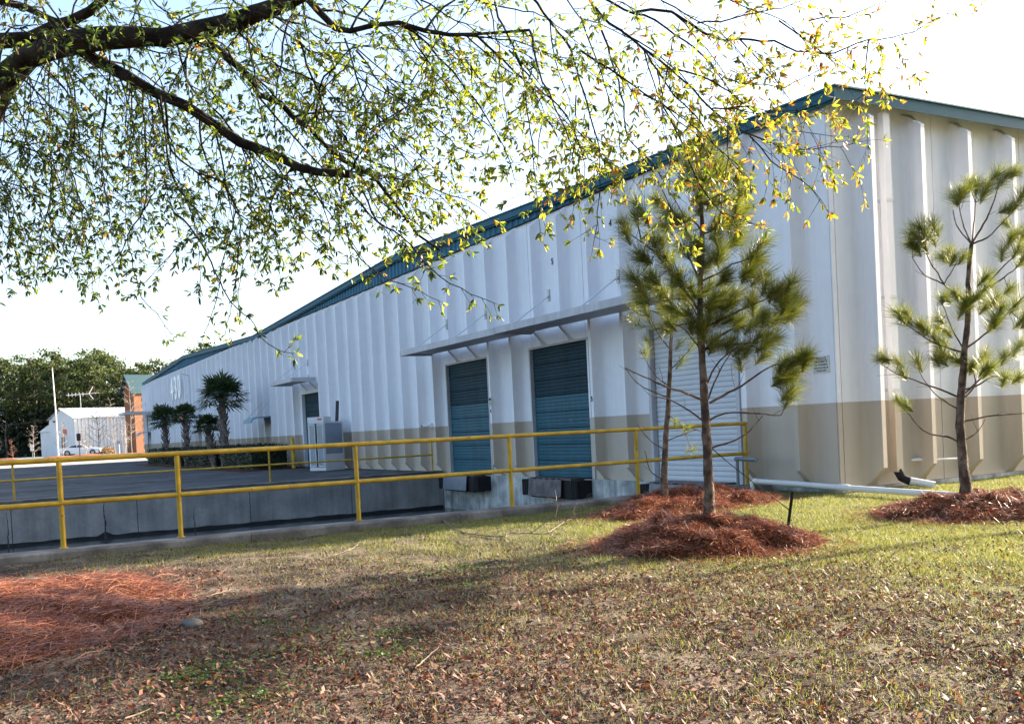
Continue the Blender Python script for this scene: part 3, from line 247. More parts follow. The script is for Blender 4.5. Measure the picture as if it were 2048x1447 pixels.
STICKS=[[(-10.996, -5.073, -0.237), (-10.937, -5.286, -0.242), (-10.905, -5.638, -0.252), (-10.862, -5.91, -0.259)], [(-10.025, -5.819, -0.256), (-9.878, -5.637, -0.252), (-9.675, -5.407, -0.246)], [(-9.896, -4.374, -0.219), (-9.85, -4.674, -0.227)], [(-11.698, -5.801, -0.256), (-11.555, -5.693, -0.253)], [(-10.607, -2.453, -0.169), (-10.287, -2.206, -0.162)], [(-10.529, -5.972, -0.26), (-10.305, -5.948, -0.26)], [(-10.928, -2.334, -0.166), (-10.715, -2.78, -0.177), (-10.522, -2.665, -0.174)], [(-9.102, -1.042, -0.132), (-8.585, -0.546, -0.119), (-8.27, -0.016, -0.105)], [(-6.98, -6.655, -0.278), (-7.098, -6.841, -0.283)]]
STONE=(-10.92, -3.533, -0.212)
WEEDS=[(-10.462, -3.798, -0.189), (-10.556, -3.377, -0.178), (-11.053, -4.981, -0.22), (-11.028, -5.42, -0.231), (-10.969, -5.777, -0.24), (-11.184, -5.171, -0.224), (-10.596, -4.85, -0.216), (-11.3, -5.154, -0.224), (-10.096, -5.229, -0.226), (-9.88, -5.224, -0.226), (-9.797, -4.737, -0.213), (-8.584, -2.816, -0.163), (-8.551, -3.51, -0.181), (-11.172, -5.805, -0.241), (-10.276, -4.364, -0.203), (-8.063, -2.513, -0.155)]
FAR={'car': (-0.737, 121.401, 0.332), 'pole': (-4.253, 109.641, 0.382), 'shed': (-0.71, 130.522, 0.783), 'tower': (4.038, 114.226, 0.495), 'bare0': (-8.883, 106.492, 1.036), 'bare1': (-6.545, 113.192, 0.907), 'bare2': (-4.14, 103.881, 0.554), 'bare3': (-1.117, 112.496, 0.777), 'bare4': (-0.007, 109.605, 0.711), 'bare5': (1.599, 108.722, 0.621), 'bare6': (2.191, 99.272, 0.573), 'bare7': (2.071, 103.901, 0.587), 'bare8': (-10.261, 115.234, 1.115), 'sign1': (-3.044, 97.579, 0.604), 'sign2': (-6.686, 113.274, 1.087), 'sign3': (1.538, 104.193, 0.617), 'shrub': (0.846, 109.136, 0.663), 'lean': (-2.595, 140.682, 0.903)}
# ================================================================== SETTING
H = 6.3; L = 73.2; ZT = 1.36; YN = 1.8; YF = 15.6; PITZ = -1.08
def grid_sheet(name, xs, ys, zf, mat):
    X, Y = np.meshgrid(xs, ys); Z_ = zf(X, Y); nx, ny = len(xs), len(ys)
    i = np.arange(nx*ny).reshape(ny, nx)
    F = np.stack([i[:-1,:-1], i[:-1,1:], i[1:,1:], i[1:,:-1]], -1).reshape(-1, 4)
    return link(name, npmesh(name, np.stack([X, Y, Z_], -1).reshape(-1, 3), F, mat), None, 'structure')
lawn_x = np.concatenate([np.arange(-60, -18, 3), np.arange(-18, 9, .12), np.arange(9, 80, 3)])
lawn_y = np.concatenate([np.arange(-60, -14, 3), np.arange(-14, 1.5, .12), [1.6]])
grid_sheet('ground', lawn_x, lawn_y, lambda x, y: gz(x, y)+.012*np.sin(x*7.1+y*3)*np.sin(y*6.3-x*2), soil)
b = MB(); b.box((-60, 1.88, PITZ-.3), (-.05, YF-.21, PITZ)); struct('pit_floor', b, wet)
ys = np.concatenate([np.arange(YF+.22, 58, 4), np.arange(58, 77, 3)])
xs = np.linspace(-60, 0.0, 12); ys = ys[ys < 76]; ys = np.append(ys, 76.5)
grid_sheet('parking_lot', xs, ys, lambda x, y: fz(y)-.004, asph)
grid_sheet('far_paving', np.linspace(-70, 80, 10), np.linspace(76.51, 150, 24), lambda x, y: fz(y)-.002, lot)
b = MB()
for x0, x1, y0, y1 in ((-3000, 3000, -3000, -59), (-3000, 3000, 149, 3000), (-3000, -59, -59, 149), (79, 3000, -59, 149), (-59, 79, 1.7, 149)):
    zz = -2.0 if (x0, x1) == (-59, 79) else (-.02 if y0 > 100 else -.75)
    if y0 > 100: zz = .40
    b.add([(x0, y0, zz), (x1, y0, zz), (x1, y1, zz), (x0, y1, zz)], [(0, 1, 2, 3)])
struct('terrain', b, grassy)
# kerb along the near edge of the pit: cast lengths butted together
def kerb(name, y0, y1, zt, xa, xb, zb, mat, step):
    x = xa; k = 0
    while x > xb:
        x2 = max(x-step, xb); m = MB()
        c = .025; m.prism([(y0, zb), (y1, zb), (y1, zt-c), (y1-c, zt), (y0+c, zt), (y0, zt-c)], (x-.004, 0, 0), (0,1,0), (0,0,1), (-1,0,0), abs(x2-x)-.008)
        yield m; x = x2
kb = thing('kerb', (-10, 1.8, 0), None, None); kb['kind'] = 'structure'
for m in kerb('kerb', 1.52, 1.90, 0.0, -.06, -40, PITZ-.1, kerbm, 3.05): m.build('kerb_stone', kerbm, kb)
# ------------------------------------------------------------------ far retaining wall of the pit
rw = thing('retaining_wall', (-8, YF, PITZ), 'long grey stained concrete retaining wall along the far side of the sunken dock pit', 'retaining wall')
x = -.06
while x > -50:
    x2 = x-2.9; m = MB(); m.box((x-.008, YF-.2, PITZ-.05), (x2+.008, YF+.2, -.005)); m.build('wall_panel', conc, rw)
    x = x2
m = MB(); zz = PITZ; n_ = 560; V = []
for i in range(n_+1):
    xx = -.08-i*.06; V += [(xx, YF-.203, PITZ), (xx, YF-.203, PITZ+.075+.008*math.sin(i*.23)+.006*math.sin(i*.61)+(.10*max(0, 1-abs(xx+9.55)/.2) if abs(xx+9.55) < .2 else 0))]
m.add(V, [(2*i, 2*i+1, 2*i+3, 2*i+2) for i in range(n_)]); m.build('wet_stain', M('wet_stain', (.02, .022, .024), .6, .2, .3, 4), rw)
m = MB(); m.box((-.06, YF-.24, -.003), (-50, YF+.24, .035)); m.build('coping', kerbm, rw)
for xc, zt_, w_, nm in ((-9.55, -.12, .07, 'stain_streak'), (-11.75, -.25, .04, 'stain_streak'), (-7.35, -.45, .03, 'stain_streak')):
    m = MB(); n_ = 14; V = []
    for i in range(n_+1):
        z_ = zt_+(PITZ-zt_)*i/n_; o_ = .01*math.sin(i*.6+xc*5)+random.uniform(-.006, .006); ww = w_*(.25+.75*(i/n_)**1.5)*random.uniform(.6, 1.2)
        V += [(xc+o_-ww/2, YF-.2045, z_), (xc+o_+ww/2, YF-.2045, z_)]
    m.add(V, [(2*i, 2*i+1, 2*i+3, 2*i+2) for i in range(n_)]); m.build(nm, M('wall_stain', (.055, .055, .055), .8, .2, .3, 6), rw)
# ================================================================== WAREHOUSE
wh = thing('warehouse', (12, 36, 0), 'long white ribbed concrete warehouse with tan base band and teal gable roof edge', 'warehouse')
FIL = [(-.20, 0), (-.15, .010), (-.11, .035), (-.085, .085), (-.068, .16), (-.046, .305), (.046, .305), (.068, .16), (.085, .085), (.11, .035), (.15, .010), (.20, 0)]
def ribbed(mb, a, b, stems, z0, z1, P, cutb=True, cutt=True, head=0.):
    """double-tee slab: t from a to b along the wall, stems at the given t, heights z0..z1; P maps (t, d, z) to the world"""
    prof = [(a, 0)]
    for s_ in stems: prof += [(s_+t, d) for t, d in FIL if a < s_+t < b]
    prof += [(b, 0), (b, -.12), (a, -.12)]
    zs = sorted({z0, z1} | ({z0+.05, z0+.12, z0+.2, z0+.305} if cutb else set()) | ({z1-head, z1-head-.05, z1-head-.1, z1-head-.16, z1-head-.25} if cutt else set()) | ({ZT} if z0 < ZT < z1 else set()))
    n = len(prof); V = []; F = []; mi = []
    for z in zs:
        cut = 9
        if cutb: cut = min(cut, z-z0)
        if cutt: cut = min(cut, max(0, (z1-head-z)*1.22))
        V += [P(t, min(d, cut) if d > 0 else d, z) for t, d in prof]
    for i in range(len(zs)-1):
        for j in range(n):
            j2 = (j+1) % n; F.append((i*n+j, i*n+j2, (i+1)*n+j2, (i+1)*n+j)); mi.append(1 if zs[i+1] <= ZT+1e-6 else 0)
    o = len(mb.v); mb.v += V; mb.f += [tuple(q+o for q in f) for f in F]; mb.mi += mi; mb.sm += [False]*len(F)
    k = len(zs)-1
    mb.add([V[j] for j in range(n)], [tuple(range(n-1, -1, -1))], 1 if z0 < ZT else 0); mb.add([V[k*n+j] for j in range(n)], [tuple(range(n))], 0)
def PL(t, d, z): return (-d, t, z)         # long facade: t = Y
def PR(t, d, z): return (t, -d, z)         # short facade: t = X
Z0 = -.05; G = .008
OPEN = [(2.28, 5.03), (7.16, 9.94), (12.18, 14.92), (26.92, 29.62)]; ZO = 3.19
k = 0; y = .02
while y < L:
    y2 = y+2.44; st = [y+.61, y+1.83]; m = MB(); cuts = [(a, b) for a, b in OPEN if a < y2 and b > y]
    if not cuts: ribbed(m, y+G, y2-G, st, Z0, H, PL)
    else:
        a, b = cuts[0]
        up = [s_ for s_ in st if not (a-.05 < s_ < b+.05)]; mid = [s_ for s_ in st if a-.05 < s_ < b+.05]
        lo, hi = max(a, y+G), min(b, y2-G)
        # beside the opening full height, above it a lintel whose stems end in a splay
        if lo-(y+G) > .03: ribbed(m, y+G, lo, [s_ for s_ in up if s_ < lo], Z0, H, PL)
        if (y2-G)-hi > .03: ribbed(m, hi, y2-G, [s_ for s_ in up if s_ > hi], Z0, H, PL)
        ribbed(m, lo+.001, hi-.001, mid, ZO, H, PL)
    m.build('wall_panel', [white, tan], wh); y = y2; k += 1
m = MB(); m.box((-.004, L+.03, Z0), (.12, L+.42, H), 0); m.build('wall_panel', [white, tan], wh)
XE = .10; x = XE
m = MB(); m.box((.001, -.001, ZT), (XE-G, .019, H), 0); m.box((.001, -.001, Z0), (XE-G, .019, ZT-.0005), 1); m.build('corner_strip', [white, tan], wh)
for k in range(10):
    m = MB(); ribbed(m, x+G, x+2.44-G, [x+.61, x+1.83], Z0, 6.345, PR, head=.12); m.build('wall_panel', [white, tan], wh); x += 2.44
XR = x
# core behind the panels, foundation, dock face
m = MB(); m.box((.125, .125, -.5), (XR, L+.4, H-.05)); m.build('inner_wall', darkgap, wh)
m = MB(); m.box((-.02, .0, -.5), (XR, -.045, -.053)); m.build('foundation', conc_pale, wh)
m = MB()
for a, b in ((.0, 5.1), (5.11, 10.2), (10.21, YF-.2)): m.box((-.05, a, PITZ-.1), (.12, b, -.052))
m.build('dock_face', conc_pale, wh)
m = MB(); m.box((-.02, YF-.19, -.5), (.12, L+.4, -.052)); m.build('foundation', conc_pale, wh)
# gables, rakes, fascia, roof
RZ0, RZ1 = 6.36, 6.99
def ridge(y): # top of the rake
    t = (y % 36.6)/18.3; return RZ0+(RZ1-RZ0)*(t if t < 1 else 2-t)
y = .3
while y < L-.2:
    w_ = .92; m = MB(); n = 3
    prof = []
    for i in range(n): u = y+i*w_/n; prof += [(u+.02, .0), (u+.06, .035), (u+.13, .035), (u+.17, .0)]
    prof = [(y+.004, 0)]+prof+[(y+w_-.004, 0)]
    V = []; F = []
    for u, d in prof: V += [(-.006-d, u, H+.004), (-.006-d, u, max(H+.02, ridge(min(u, L))-.10))]
    for i in range(len(prof)-1): F.append((2*i, 2*i+2, 2*i+3, 2*i+1))
    m.add(V, F); m.build('gable_sheet', teal, wh); y += w_
m = MB(); m.box((-.065, .02, H-.014), (-.002, L+.4, H+.001)); m.build('flashing', darkgap, wh)
for g in (0, 1):
    for a, b in ((g*36.6-(.33 if g == 0 else 0), g*36.6+18.3), (g*36.6+18.3, g*36.6+36.6)):
        m = MB(); za, zb = (ridge(max(a, 0)+1e-6), RZ1) if b-g*36.6 < 19 else (RZ1, RZ0)
        if a < 0: za = RZ0-.012
        for (x0, x1, dz0, dz1) in ((-.16, -.05, -.19, -.03), (-.19, .25, -.03, .0), (-.12, -.05, -.23, -.19)):
            m.add([(x0, a, za+dz0), (x1, a, za+dz0), (x1, a, za+dz1), (x0, a, za+dz1), (x0, b, zb+dz0), (x1, b, zb+dz0), (x1, b, zb+dz1), (x0, b, zb+dz1)],
                  [(0,1,2,3),(7,6,5,4),(0,4,5,1),(1,5,6,2),(2,6,7,3),(3,7,4,0)])
        m.build('rake_trim', teal_trim, wh)
        m = MB(); x0, x1 = .26, XR+.3
        m.add([(x0, a, za-.06), (x1, a, za-.06), (x1, a, za-.005), (x0, a, za-.005), (x0, b, zb-.06), (x1, b, zb-.06), (x1, b, zb-.005), (x0, b, zb-.005)],
              [(0,1,2,3),(7,6,5,4),(0,4,5,1),(1,5,6,2),(2,6,7,3),(3,7,4,0)])
        m.build('roof', roofm, wh)
m = MB(); m.box((-.155, -.335, 6.15), (XR+.2, -.325, 6.345)); m.box((-.155, -.3245, 6.15), (-.145, -.005, 6.345)); m.build('fascia', teal_trim, wh)
m = MB(); m.box((-.17, -.37, 6.347), (XR+.2, .05, 6.372)); m.build('drip_edge', teal_trim, wh)
# dock doors: sections of teal, white roll-up of slats
def section_door(y0, y1, z0, z1, n, ndark, xin=.07):
    d = MB(); d.box((xin+.06, y0, z0), (xin+.07, y1, z1)); dd = d.build('dock_door', darkgap, wh); h = (z1-z0)/n
    for i in range(n):
        a, b_ = z0+i*h+.006, z0+(i+1)*h-.006; m = MB()
        q = [(0, a), (.018, a+.01)]
        for j in range(4):
            za = a+.02+(b_-a-.04)*j/4; zb = a+.02+(b_-a-.04)*(j+1)/4; g_ = (zb-za)
            q += [(.018, za+g_*.12), (.003, za+g_*.25), (.003, za+g_*.42), (.018, za+g_*.55)]
        q += [(.018, b_-.01), (0, b_)]
        m.prism([(-d_, z) for d_, z in q], (xin+.05, y0+.01, 0), (1,0,0), (0,0,1), (0,1,0), y1-y0-.02)
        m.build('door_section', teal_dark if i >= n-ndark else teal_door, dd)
    return dd
def frame(y0, y1, z1, mat, w_=.07, x0=-.035, x1=.12, zb=-.04):
    m = MB(); m.box((x0, y0, zb), (x1, y0+w_, z1)); m.box((x0, y1-w_, zb), (x1, y1, z1)); m.box((x0, y0+w_+.001, z1-w_), (x1, y1-w_-.001, z1)); return m.build('door_frame', mat, wh)
frame(7.17, 9.93, 3.185, galv, .05); frame(12.19, 14.91, 3.185, galv, .05); frame(2.29, 5.02, 3.185, galv, .09); frame(26.93, 29.61, 3.185, white, .12)
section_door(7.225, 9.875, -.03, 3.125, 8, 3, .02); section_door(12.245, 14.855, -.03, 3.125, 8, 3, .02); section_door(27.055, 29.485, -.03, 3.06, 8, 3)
d = MB(); d.box((.10, 2.385, -.03), (.11, 4.925, 3.09)); rd_ = d.build('roll_up_door', darkgap, wh)
z = -.02
slat = MB(); slat.prism([(0, 0), (-.011, .018), (-.014, .05), (-.011, .082), (0, .098)], (.095, 2.40, 0), (1,0,0), (0,0,1), (0,1,0), 2.51); sm_ = slat.mesh('door_slat', whmetal)
while z < 3.06:
    link('door_slat', sm_, rd_, mw=Matrix.Translation((0, 0, z))); z += .1
# dock plates and bumpers under the doors
for yc, worn in ((3.65, 0), (8.55, 1), (13.55, 0)):
    m = MB(); m.box((-.42, yc-.95, -.07), (.1, yc+.95, -.02)); lev = m.build('dock_leveller', steel, wh)
    m = MB(); m.prism([(-.455, -.05), (-.475, -.05), (-.52, -.46), (-.50, -.47)], (0, yc-.62, 0), (1,0,0), (0,0,1), (0,1,0), 1.52); m.build('lip_plate', steel if worn else greysteel, lev)
    m = MB()
    for j in range(5): m.box((-.455, yc-.5+j*.28, -.10), (-.425, yc-.38+j*.28, -.03))
    m.build('hinge', black, lev)
    m = MB(); m.box((-.42, yc-.9, -.5), (-.06, yc+.9, -.09)); m.build('leveller_box', black, lev)
    for s_ in (-1, 1):
        m = MB(); a = yc+s_*1.12
        for j in range(7): m.box((-.06, a-.15+j*.044, -.46), (-.46-.012*(j % 2), a-.15+j*.044+.04, -.07))
        m.build('dock_bumper', black, wh)
# canopies with wall braces
def canopy(y0, y1, zb, ys, dp=1.33):
    m = MB(); m.box((-dp, y0, zb), (-dp+.05, y1, zb+.16)); m.box((-dp+.051, y0, zb+.05), (-.31, y1, zb+.10))
    m.box((-dp+.051, y0, zb), (-.31, y0+.05, zb+.049)); m.box((-dp+.051, y1-.05, zb), (-.31, y1, zb+.049)); m.box((-dp+.051, y0+.002, zb+.101), (-.31, y0+.05, zb+.16))
    yy = y0+.8
    c = m.build('canopy', galv, wh)
    for yb in ys:
        m = MB(); m.bar((-dp+.07, yb, zb+.17), (-.32, yb, zb+.80), .07, .02); m.build('brace', whmetal, c)
        m = MB(); m.box((-.307, yb-.05, zb+.66), (-.335, yb+.05, zb+.95)); m.build('wall_bracket', chain, c)
        m = MB(); m.box((-.307, yb-.045, zb+.17), (-.325, yb+.045, zb+.33)); m.build('wall_bracket', chain, c)
canopy(9.25, 15.2, 3.46, (14.05, 11.61)); canopy(3.0, 9.24, 3.47, (8.34, 5.51)); canopy(26.5, 29.75, 3.46, (29.3, 27.47), 1.3)
canopy(68.9, 72.4, 3.75, (71.0,), 2.2)
# personnel doors with small blue awnings
for yd in (34.18, 50.03, 69.55):
    m = MB(); m.box((-.03, yd-.52, -.03), (.0-.001, yd+.52, 2.18)); fr_ = m.build('door_frame', white, wh)
    m = MB(); m.box((-.04, yd-.45, -.02), (-.031, yd+.45, 2.1)); m.build('door', teal_dark, fr_)
    m = MB(); m.box((-.07, yd+.32, 1.0), (-.041, yd+.40, 1.05)); m.build('handle', chain, fr_)
    ya = yd+.5; m = MB(); pr = [(-.01, 2.34), (-.9, 2.30), (-1.12, 2.24), (-1.22, 2.14), (-1.25, 2.02), (-1.21, 2.02), (-1.17, 2.12), (-1.08, 2.19), (-.88, 2.25), (-.01, 2.29)]
    m.prism(pr, (0, yd-.6, 0), (1,0,0), (0,0,1), (0,1,0), 1.5); aw = m.build('awning', bluem, wh)
    for q in (yd-.55, yd+.85): m = MB(); m.tube([(-1.05, q, 2.24), (-.31, q, 3.0)], .014, n=5); m.build('stay_rod', whmetal, aw)
# number on the long wall
for ch, yy in (('4', 58.35), ('3', 57.0), ('0', 55.7)):
    me = text_mesh('digit', ch, 2.15, digitm, .03, bold=.045, sx=.85)
    link('digit', me, wh, mw=Matrix(((0, 0, -1, -.36), (-1, 0, 0, yy), (0, 1, 0, 4.93), (0, 0, 0, 1))))
def wall_text(txt, xx, yy, zz, size, mat, nm='door_number'):
    me = text_mesh(nm, txt, size, mat, .002, bold=.004); link(nm, me, wh, mw=Matrix(((0, 0, -1, xx), (-1, 0, 0, yy), (0, 1, 0, zz), (0, 0, 0, 1))))
wall_text('5', -.012, 8.62, 5.13, .2, ink); wall_text('4', -.012, 6.15, 5.53, .2, ink); wall_text('5', -.313, 6.74, 1.76, .15, ink); wall_text('4', -.313, 11.6, 1.68, .13, ink); wall_text('6', -.04, 2.02, 1.86, .15, ink)
m = MB(); m.box((-.31, 11.52, 1.80), (-.322, 11.68, 2.05)); sg = m.build('notice', signm, wh)
m = MB(); m.box((-.3225, 11.535, 1.96), (-.3235, 11.665, 2.03)); m.box((-.3225, 11.55, 1.90), (-.3235, 11.65, 1.92)); m.box((-.3225, 11.55, 1.85), (-.3235, 11.65, 1.87)); m.build('print', ink, sg)
# downspout with straps and boot
dx = 1.17
m = MB(); m.box((dx-.075, -.09, .16), (dx+.075, -.21, 6.12)); m.add([], []); ds = m.build('downspout', white, wh)
m = MB(); m.box((dx-.076, -.089, .161), (dx+.076, -.211, ZT)); m.build('painted_base', tan, ds)
for zz in (4.65, 3.05, 1.5): m = MB(); m.box((dx-.26, -.07, zz), (dx+.085, -.085, zz+.05)); m.box((dx-.08, -.2115, zz), (dx+.08, -.22, zz+.05)); m.box((dx+.077, -.086, zz), (dx+.085, -.2114, zz+.05)); m.build('strap', whmetal, ds)
m = MB(); m.tube([(dx, -.14, .20), (dx+.03, -.20, .06), (dx+.10, -.33, -.01)], .072, .072, 10); m.build('rubber_boot', black, ds)
m = MB(); m.tube([(dx+.09, -.32, .0), (dx+.32, -.62, -.085)], .066, .066, 12); m.build('outlet_pipe', gpvc, ds)
m = MB(); m.tube([(1.60, -.10, .33), (1.66, -.10, .33), (2.0, -.10, .31), (2.5, -.35, .30)], .02, n=6); m.tube([(1.78, -.02, .33), (1.78, -.12, .33)], .03, n=6); m.build('spigot_pipe', white, wh)
# wall camera, box
m = MB(); m.box((-.001, 16.05, 1.34), (-.09, 16.2, 1.48)); wc = m.build('wall_camera', white, wh)
m = MB(); m.tube([(-.09, 16.13, 1.40), (-.30, 16.2, 1.40)], .05, n=8); m.build('camera_barrel', white, wc); m = MB(); m.tube([(-.301, 16.2, 1.40), (-.32, 16.205, 1.40)], .04, n=8); m.build('lens', black, wc)
for yy in (58.6, 56.2): m = MB(); m.box((-.31, yy-.55, 2.85), (-.33, yy+.35, 3.55)); m.build('orange_placard', orange, wh)
m = MB(); m.tube([(-.30, 70.3, 0), (-.30, 70.3, 3.7)], .05, n=6); m.build('drain_pipe', black, wh)
m = MB(); m.tube([(-.34, 52.3, 3.5), (-.34, 52.3, 5.3), (-.34, 52.3, 5.55)], .03, n=5); m.tube([(-.34, 52.3, 5.5), (-.9, 51.9, 5.62)], .03, n=5); m.build('lamp_conduit', whmetal, wh)
# warning sign on the corner of the long wall
sg = thing('sign', (-.02, .305, 1.86), 'small white sign reading PRIVATE PROPERTY screwed to the wall near the building corner', 'sign')
m = MB(); m.box((-.012, .13, 1.86), (-.004, .48, 2.14)); m.build('sign_plate', signm, sg)
for tx, zz, sz, sx in (('PRIVATE', 2.095, .058, 1), ('PROPERTY', 2.045, .058, 1), ('NO TRESPASSING', 1.995, .036, .95), ('VIOLATORS WILL BE', 1.945, .036, .9), ('PROSECUTED', 1.897, .036, .95)):
    me = text_mesh('lettering', tx, sz, ink, .0008, bold=.0007, sx=sx); link('lettering', me, sg, mw=Matrix(((0, 0, -1, -.014), (-1, 0, 0, .305), (0, 1, 0, zz), (0, 0, 0, 1))))
m = MB()
for yy in (.145, .465):
    for zz in (1.875, 2.125): m.box((-.0125, yy-.008, zz-.008), (-.016, yy+.008, zz+.008))
m.build('screw', chain, sg)
# ================================================================== RAILINGS
def railing(nm, y, posts, x1, x0, zt, zm, r, label, ret=None):
    t = thing(nm, ((x0+x1)/2, y, 0), label, 'railing')
    for zz in (zt, zm): m = MB(); m.tube([(x0, y, zz), (x1, y, zz)], r, n=10); m.build('rail', yellow, t)
    for px in posts:
        m = MB(); m.tube([(px, y, .0), (px, y, zt-r*.6)], r, n=10); m.tube([(px, y, .001), (px, y, .012)], r*1.8, n=10); m.build('post', yellow, t)
    return t
NP = [-.37, -2.75, -5.14, -7.62, -10.05, -11.44]; xx = -13.8
while xx > -38: NP.append(xx); xx -= 2.4
railing('railing', YN, NP, -.37+.03, -38, 1.085, .555, .032, 'thick yellow pipe railing on the kerb at the near side of the dock pit')
FP = [-.29, -2.72, -5.22, -7.61, -11.56]; xx = -14
while xx > -38: FP.append(xx); xx -= 2.4
railing('railing', YF, FP, -.29+.02, -38, 1.01, .52, .026, 'thinner yellow railing along the far side of the pit by the parking lot')
# bollard, leaning pipe, glass cooler
m = MB(); m.lathe([(0, .085), (1.2, .085), (1.26, .07), (1.29, .0)], (-1.0, 27.85, 0), 12); o = m.build('bollard', yellow); tag(o, 'short yellow steel bollard beside the far dock door', 'bollard')
cx, cy = -1.0, 23.49
ck = thing('display_cooler', (cx, cy, 0), 'white upright glass door display cooler standing empty by the far dock door', 'cooler')
R_ = Matrix.Translation((cx, cy, 0)) @ Matrix.Rotation(rad(22), 4, 'Z')
def cbox(m, a, b_):
    k0 = len(m.v); m.box(a, b_)
    for i in range(k0, len(m.v)): m.v[i] = tuple(R_ @ Vector(m.v[i]))
W2, D2 = .45, .45
def cpart(nm, mat, *bx):
    m = MB()
    for a, b_ in bx: cbox(m, a, b_)
    return m.build(nm, mat, ck)
t_ = .05
cpart('cabinet', whmetal, ((-W2, -D2, 0), (W2, D2, .12)), ((-W2, -D2, 1.72), (W2, D2, 1.78)), *[((sx*W2-(t_ if sx > 0 else 0), sy*D2-(t_ if sy > 0 else 0), .121), (sx*W2+(t_ if sx < 0 else 0), sy*D2+(t_ if sy < 0 else 0), 1.719)) for sx in (-1, 1) for sy in (-1, 1)], ((-W2+t_, D2-.03, .122), (W2-t_, D2-.01, 1.718)))
cpart('sign_header', whmetal, ((-W2-.01, -D2-.01, 1.781), (-W2+.34, D2, 1.96)))
for a in (-D2+.03, .03):  # glass doors on the end that faces the pit
    q = cpart('glass_door', whmetal, ((-W2-.03, a, .14), (-W2-.005, a+.03, 1.70)), ((-W2-.03, a+.31, .14), (-W2-.005, a+.34, 1.70)), ((-W2-.03, a+.031, .14), (-W2-.005, a+.309, .18)), ((-W2-.03, a+.031, 1.66), (-W2-.005, a+.309, 1.70)))
    m = MB(); cbox(m, (-W2-.02, a+.031, .181), (-W2-.012, a+.309, 1.659)); m.build('pane', clear, q)
cpart('side_glass', clear, ((-W2+t_+.001, -D2+.01, .6), (W2-t_-.001, -D2+.016, 1.71)))
cpart('lower_side', whmetal, ((-W2+t_+.001, -D2+.004, .123), (W2-t_-.001, -D2+.02, .598)))
for zz in (.65, 1.05, 1.4): cpart('shelf', chain, ((-W2+t_+.01, -D2+.03, zz), (W2-t_-.01, D2-.04, zz+.02)))
cpart('brand_plate', orange, ((-W2-.0105, -.36, 1.84), (-W2-.014, -.12, 1.91)))
m = MB(); m.bar((-.62, 23.75, 0), (-.33, 23.95, 2.55), .11, .06); tag(m.build('steel_channel', M('rusty_dark', (.03, .028, .035), .7, .3, .2, 5)), 'dark steel channel leaning upright against the wall behind the glass cooler', 'steel beam')
# standpipe and white drain pipe by the end of the near railing
m = MB(); m.tube([(-.62, 1.76, -.12), (-.62, 1.76, .45)], .028, n=10); m.tube([(-.62, 1.80, .47), (-.62, 1.72, .47), (-.80, 1.30, .475), (-.98, .88, .48)], .036, n=10); tag(m.build('standpipe', greysteel), 'grey steel standpipe with a horizontal arm beside the end of the yellow railing', 'pipe')
pp = thing('drain_pipe', (-.5, 1.45, -.15), 'long white plastic drain pipe lying across the grass round the building corner', 'pipe')
m = MB(); m.tube([(-.50, 1.42, .075), (-.36, .6, .04), (-.23, 0, .0), (-.16, -.42, -.02), (.0, -1.35, -.06), (.25, -2.5, -.11)], .048, n=10); m.build('pipe_run', gpvc, pp)
m = MB(); m.tube([(-.515, 1.50, -.18), (-.515, 1.50, .055), (-.505, 1.455, .085), (-.50, 1.40, .075)], .052, n=10); m.build('elbow', gpvc, pp)
for a, b_ in (((-.205, -.13, -.006), (-.17, -.33, -.016)),): m = MB(); m.tube([a, b_], .058, n=10); m.build('coupling', gpvc, pp)
m = MB(); m.tube([(-.40, .9, .05), (-.385, .78, .045)], .054, n=10); m.build('coupling', gpvc, pp)
# ================================================================== VEGETATION
def perp(d):
    a = d.cross(Vector((0,0,1)))
    if a.length < 1e-3: a = d.cross(Vector((1,0,0)))
    return a.normalized()
def rvec(): return Vector((random.gauss(0,1), random.gauss(0,1), random.gauss(0,1))).normalized()
def resample(pts, step):
    P = [Vector(p) for p in pts]; out = [P[0]]
    # Catmull-Rom through the points
    Q = [P[0]*2-P[1]]+P+[P[-1]*2-P[-2]]
    for i in range(1, len(Q)-2):
        n = max(1, int((Q[i+1]-Q[i]).length/step))
        for j in range(1, n+1):
            t = j/n; a, b_, c, d = Q[i-1], Q[i], Q[i+1], Q[i+2]
            out.append(.5*((2*b_)+(c-a)*t+(2*a-5*b_+4*c-d)*t*t+(3*b_-a-3*c+d)*t**3))
    return out
# ---- the big oak: limbs, boughs, twigs and leaves
oak = thing('oak_tree', (-16.2, -6.2, -.35), 'large broadleaf tree hanging its leafy branches over the foreground from the left edge', 'tree')
LEAF = []   # (pos, axis, normal, length, width, tone
def leaf_at(p, d, size, gold):
    if not gold and random.random() < min(.85, max(.04, .20-.32*(p-Vector(CAM)).dot(Vector((.875, -.481, 0))))): gold = 2  # painted shade tone, picked more often towards the left
    d = (d+rvec()*.55).normalized(); n = (rvec()+Vector((0,0,.6))); n = (n-d*n.dot(d)).normalized()
    LEAF.append((p, d, n, size, size*random.uniform(.23, .33), gold))
limb_pts = []
for pts, r0, r1 in OAK_LIMBS:
    q = resample(pts, .16); k = len(q)
    rads_ = [(r0+(r1-r0)*(i/(k-1))**.7)*(1+.06*math.sin(i*1.3)+.05*random.uniform(-1, 1)) for i in range(k)]
    m = MB(); m.tube([p+rvec()*r0*.05 for p in q], r0, r1, 12, rads=rads_, jit=.05)
    m.build('trunk' if r0 > .15 else 'limb', bark, oak); limb_pts += list(zip(q, rads_))
VIEW = Vector((.48, .877, 0))
def wander(p, d, length, step, drift, wob):
    out = [Vector(p)]
    for _ in range(max(1, int(length/step))):
        d = (d+drift*step+rvec()*wob).normalized(); out.append(out[-1]+d*step)
    return out
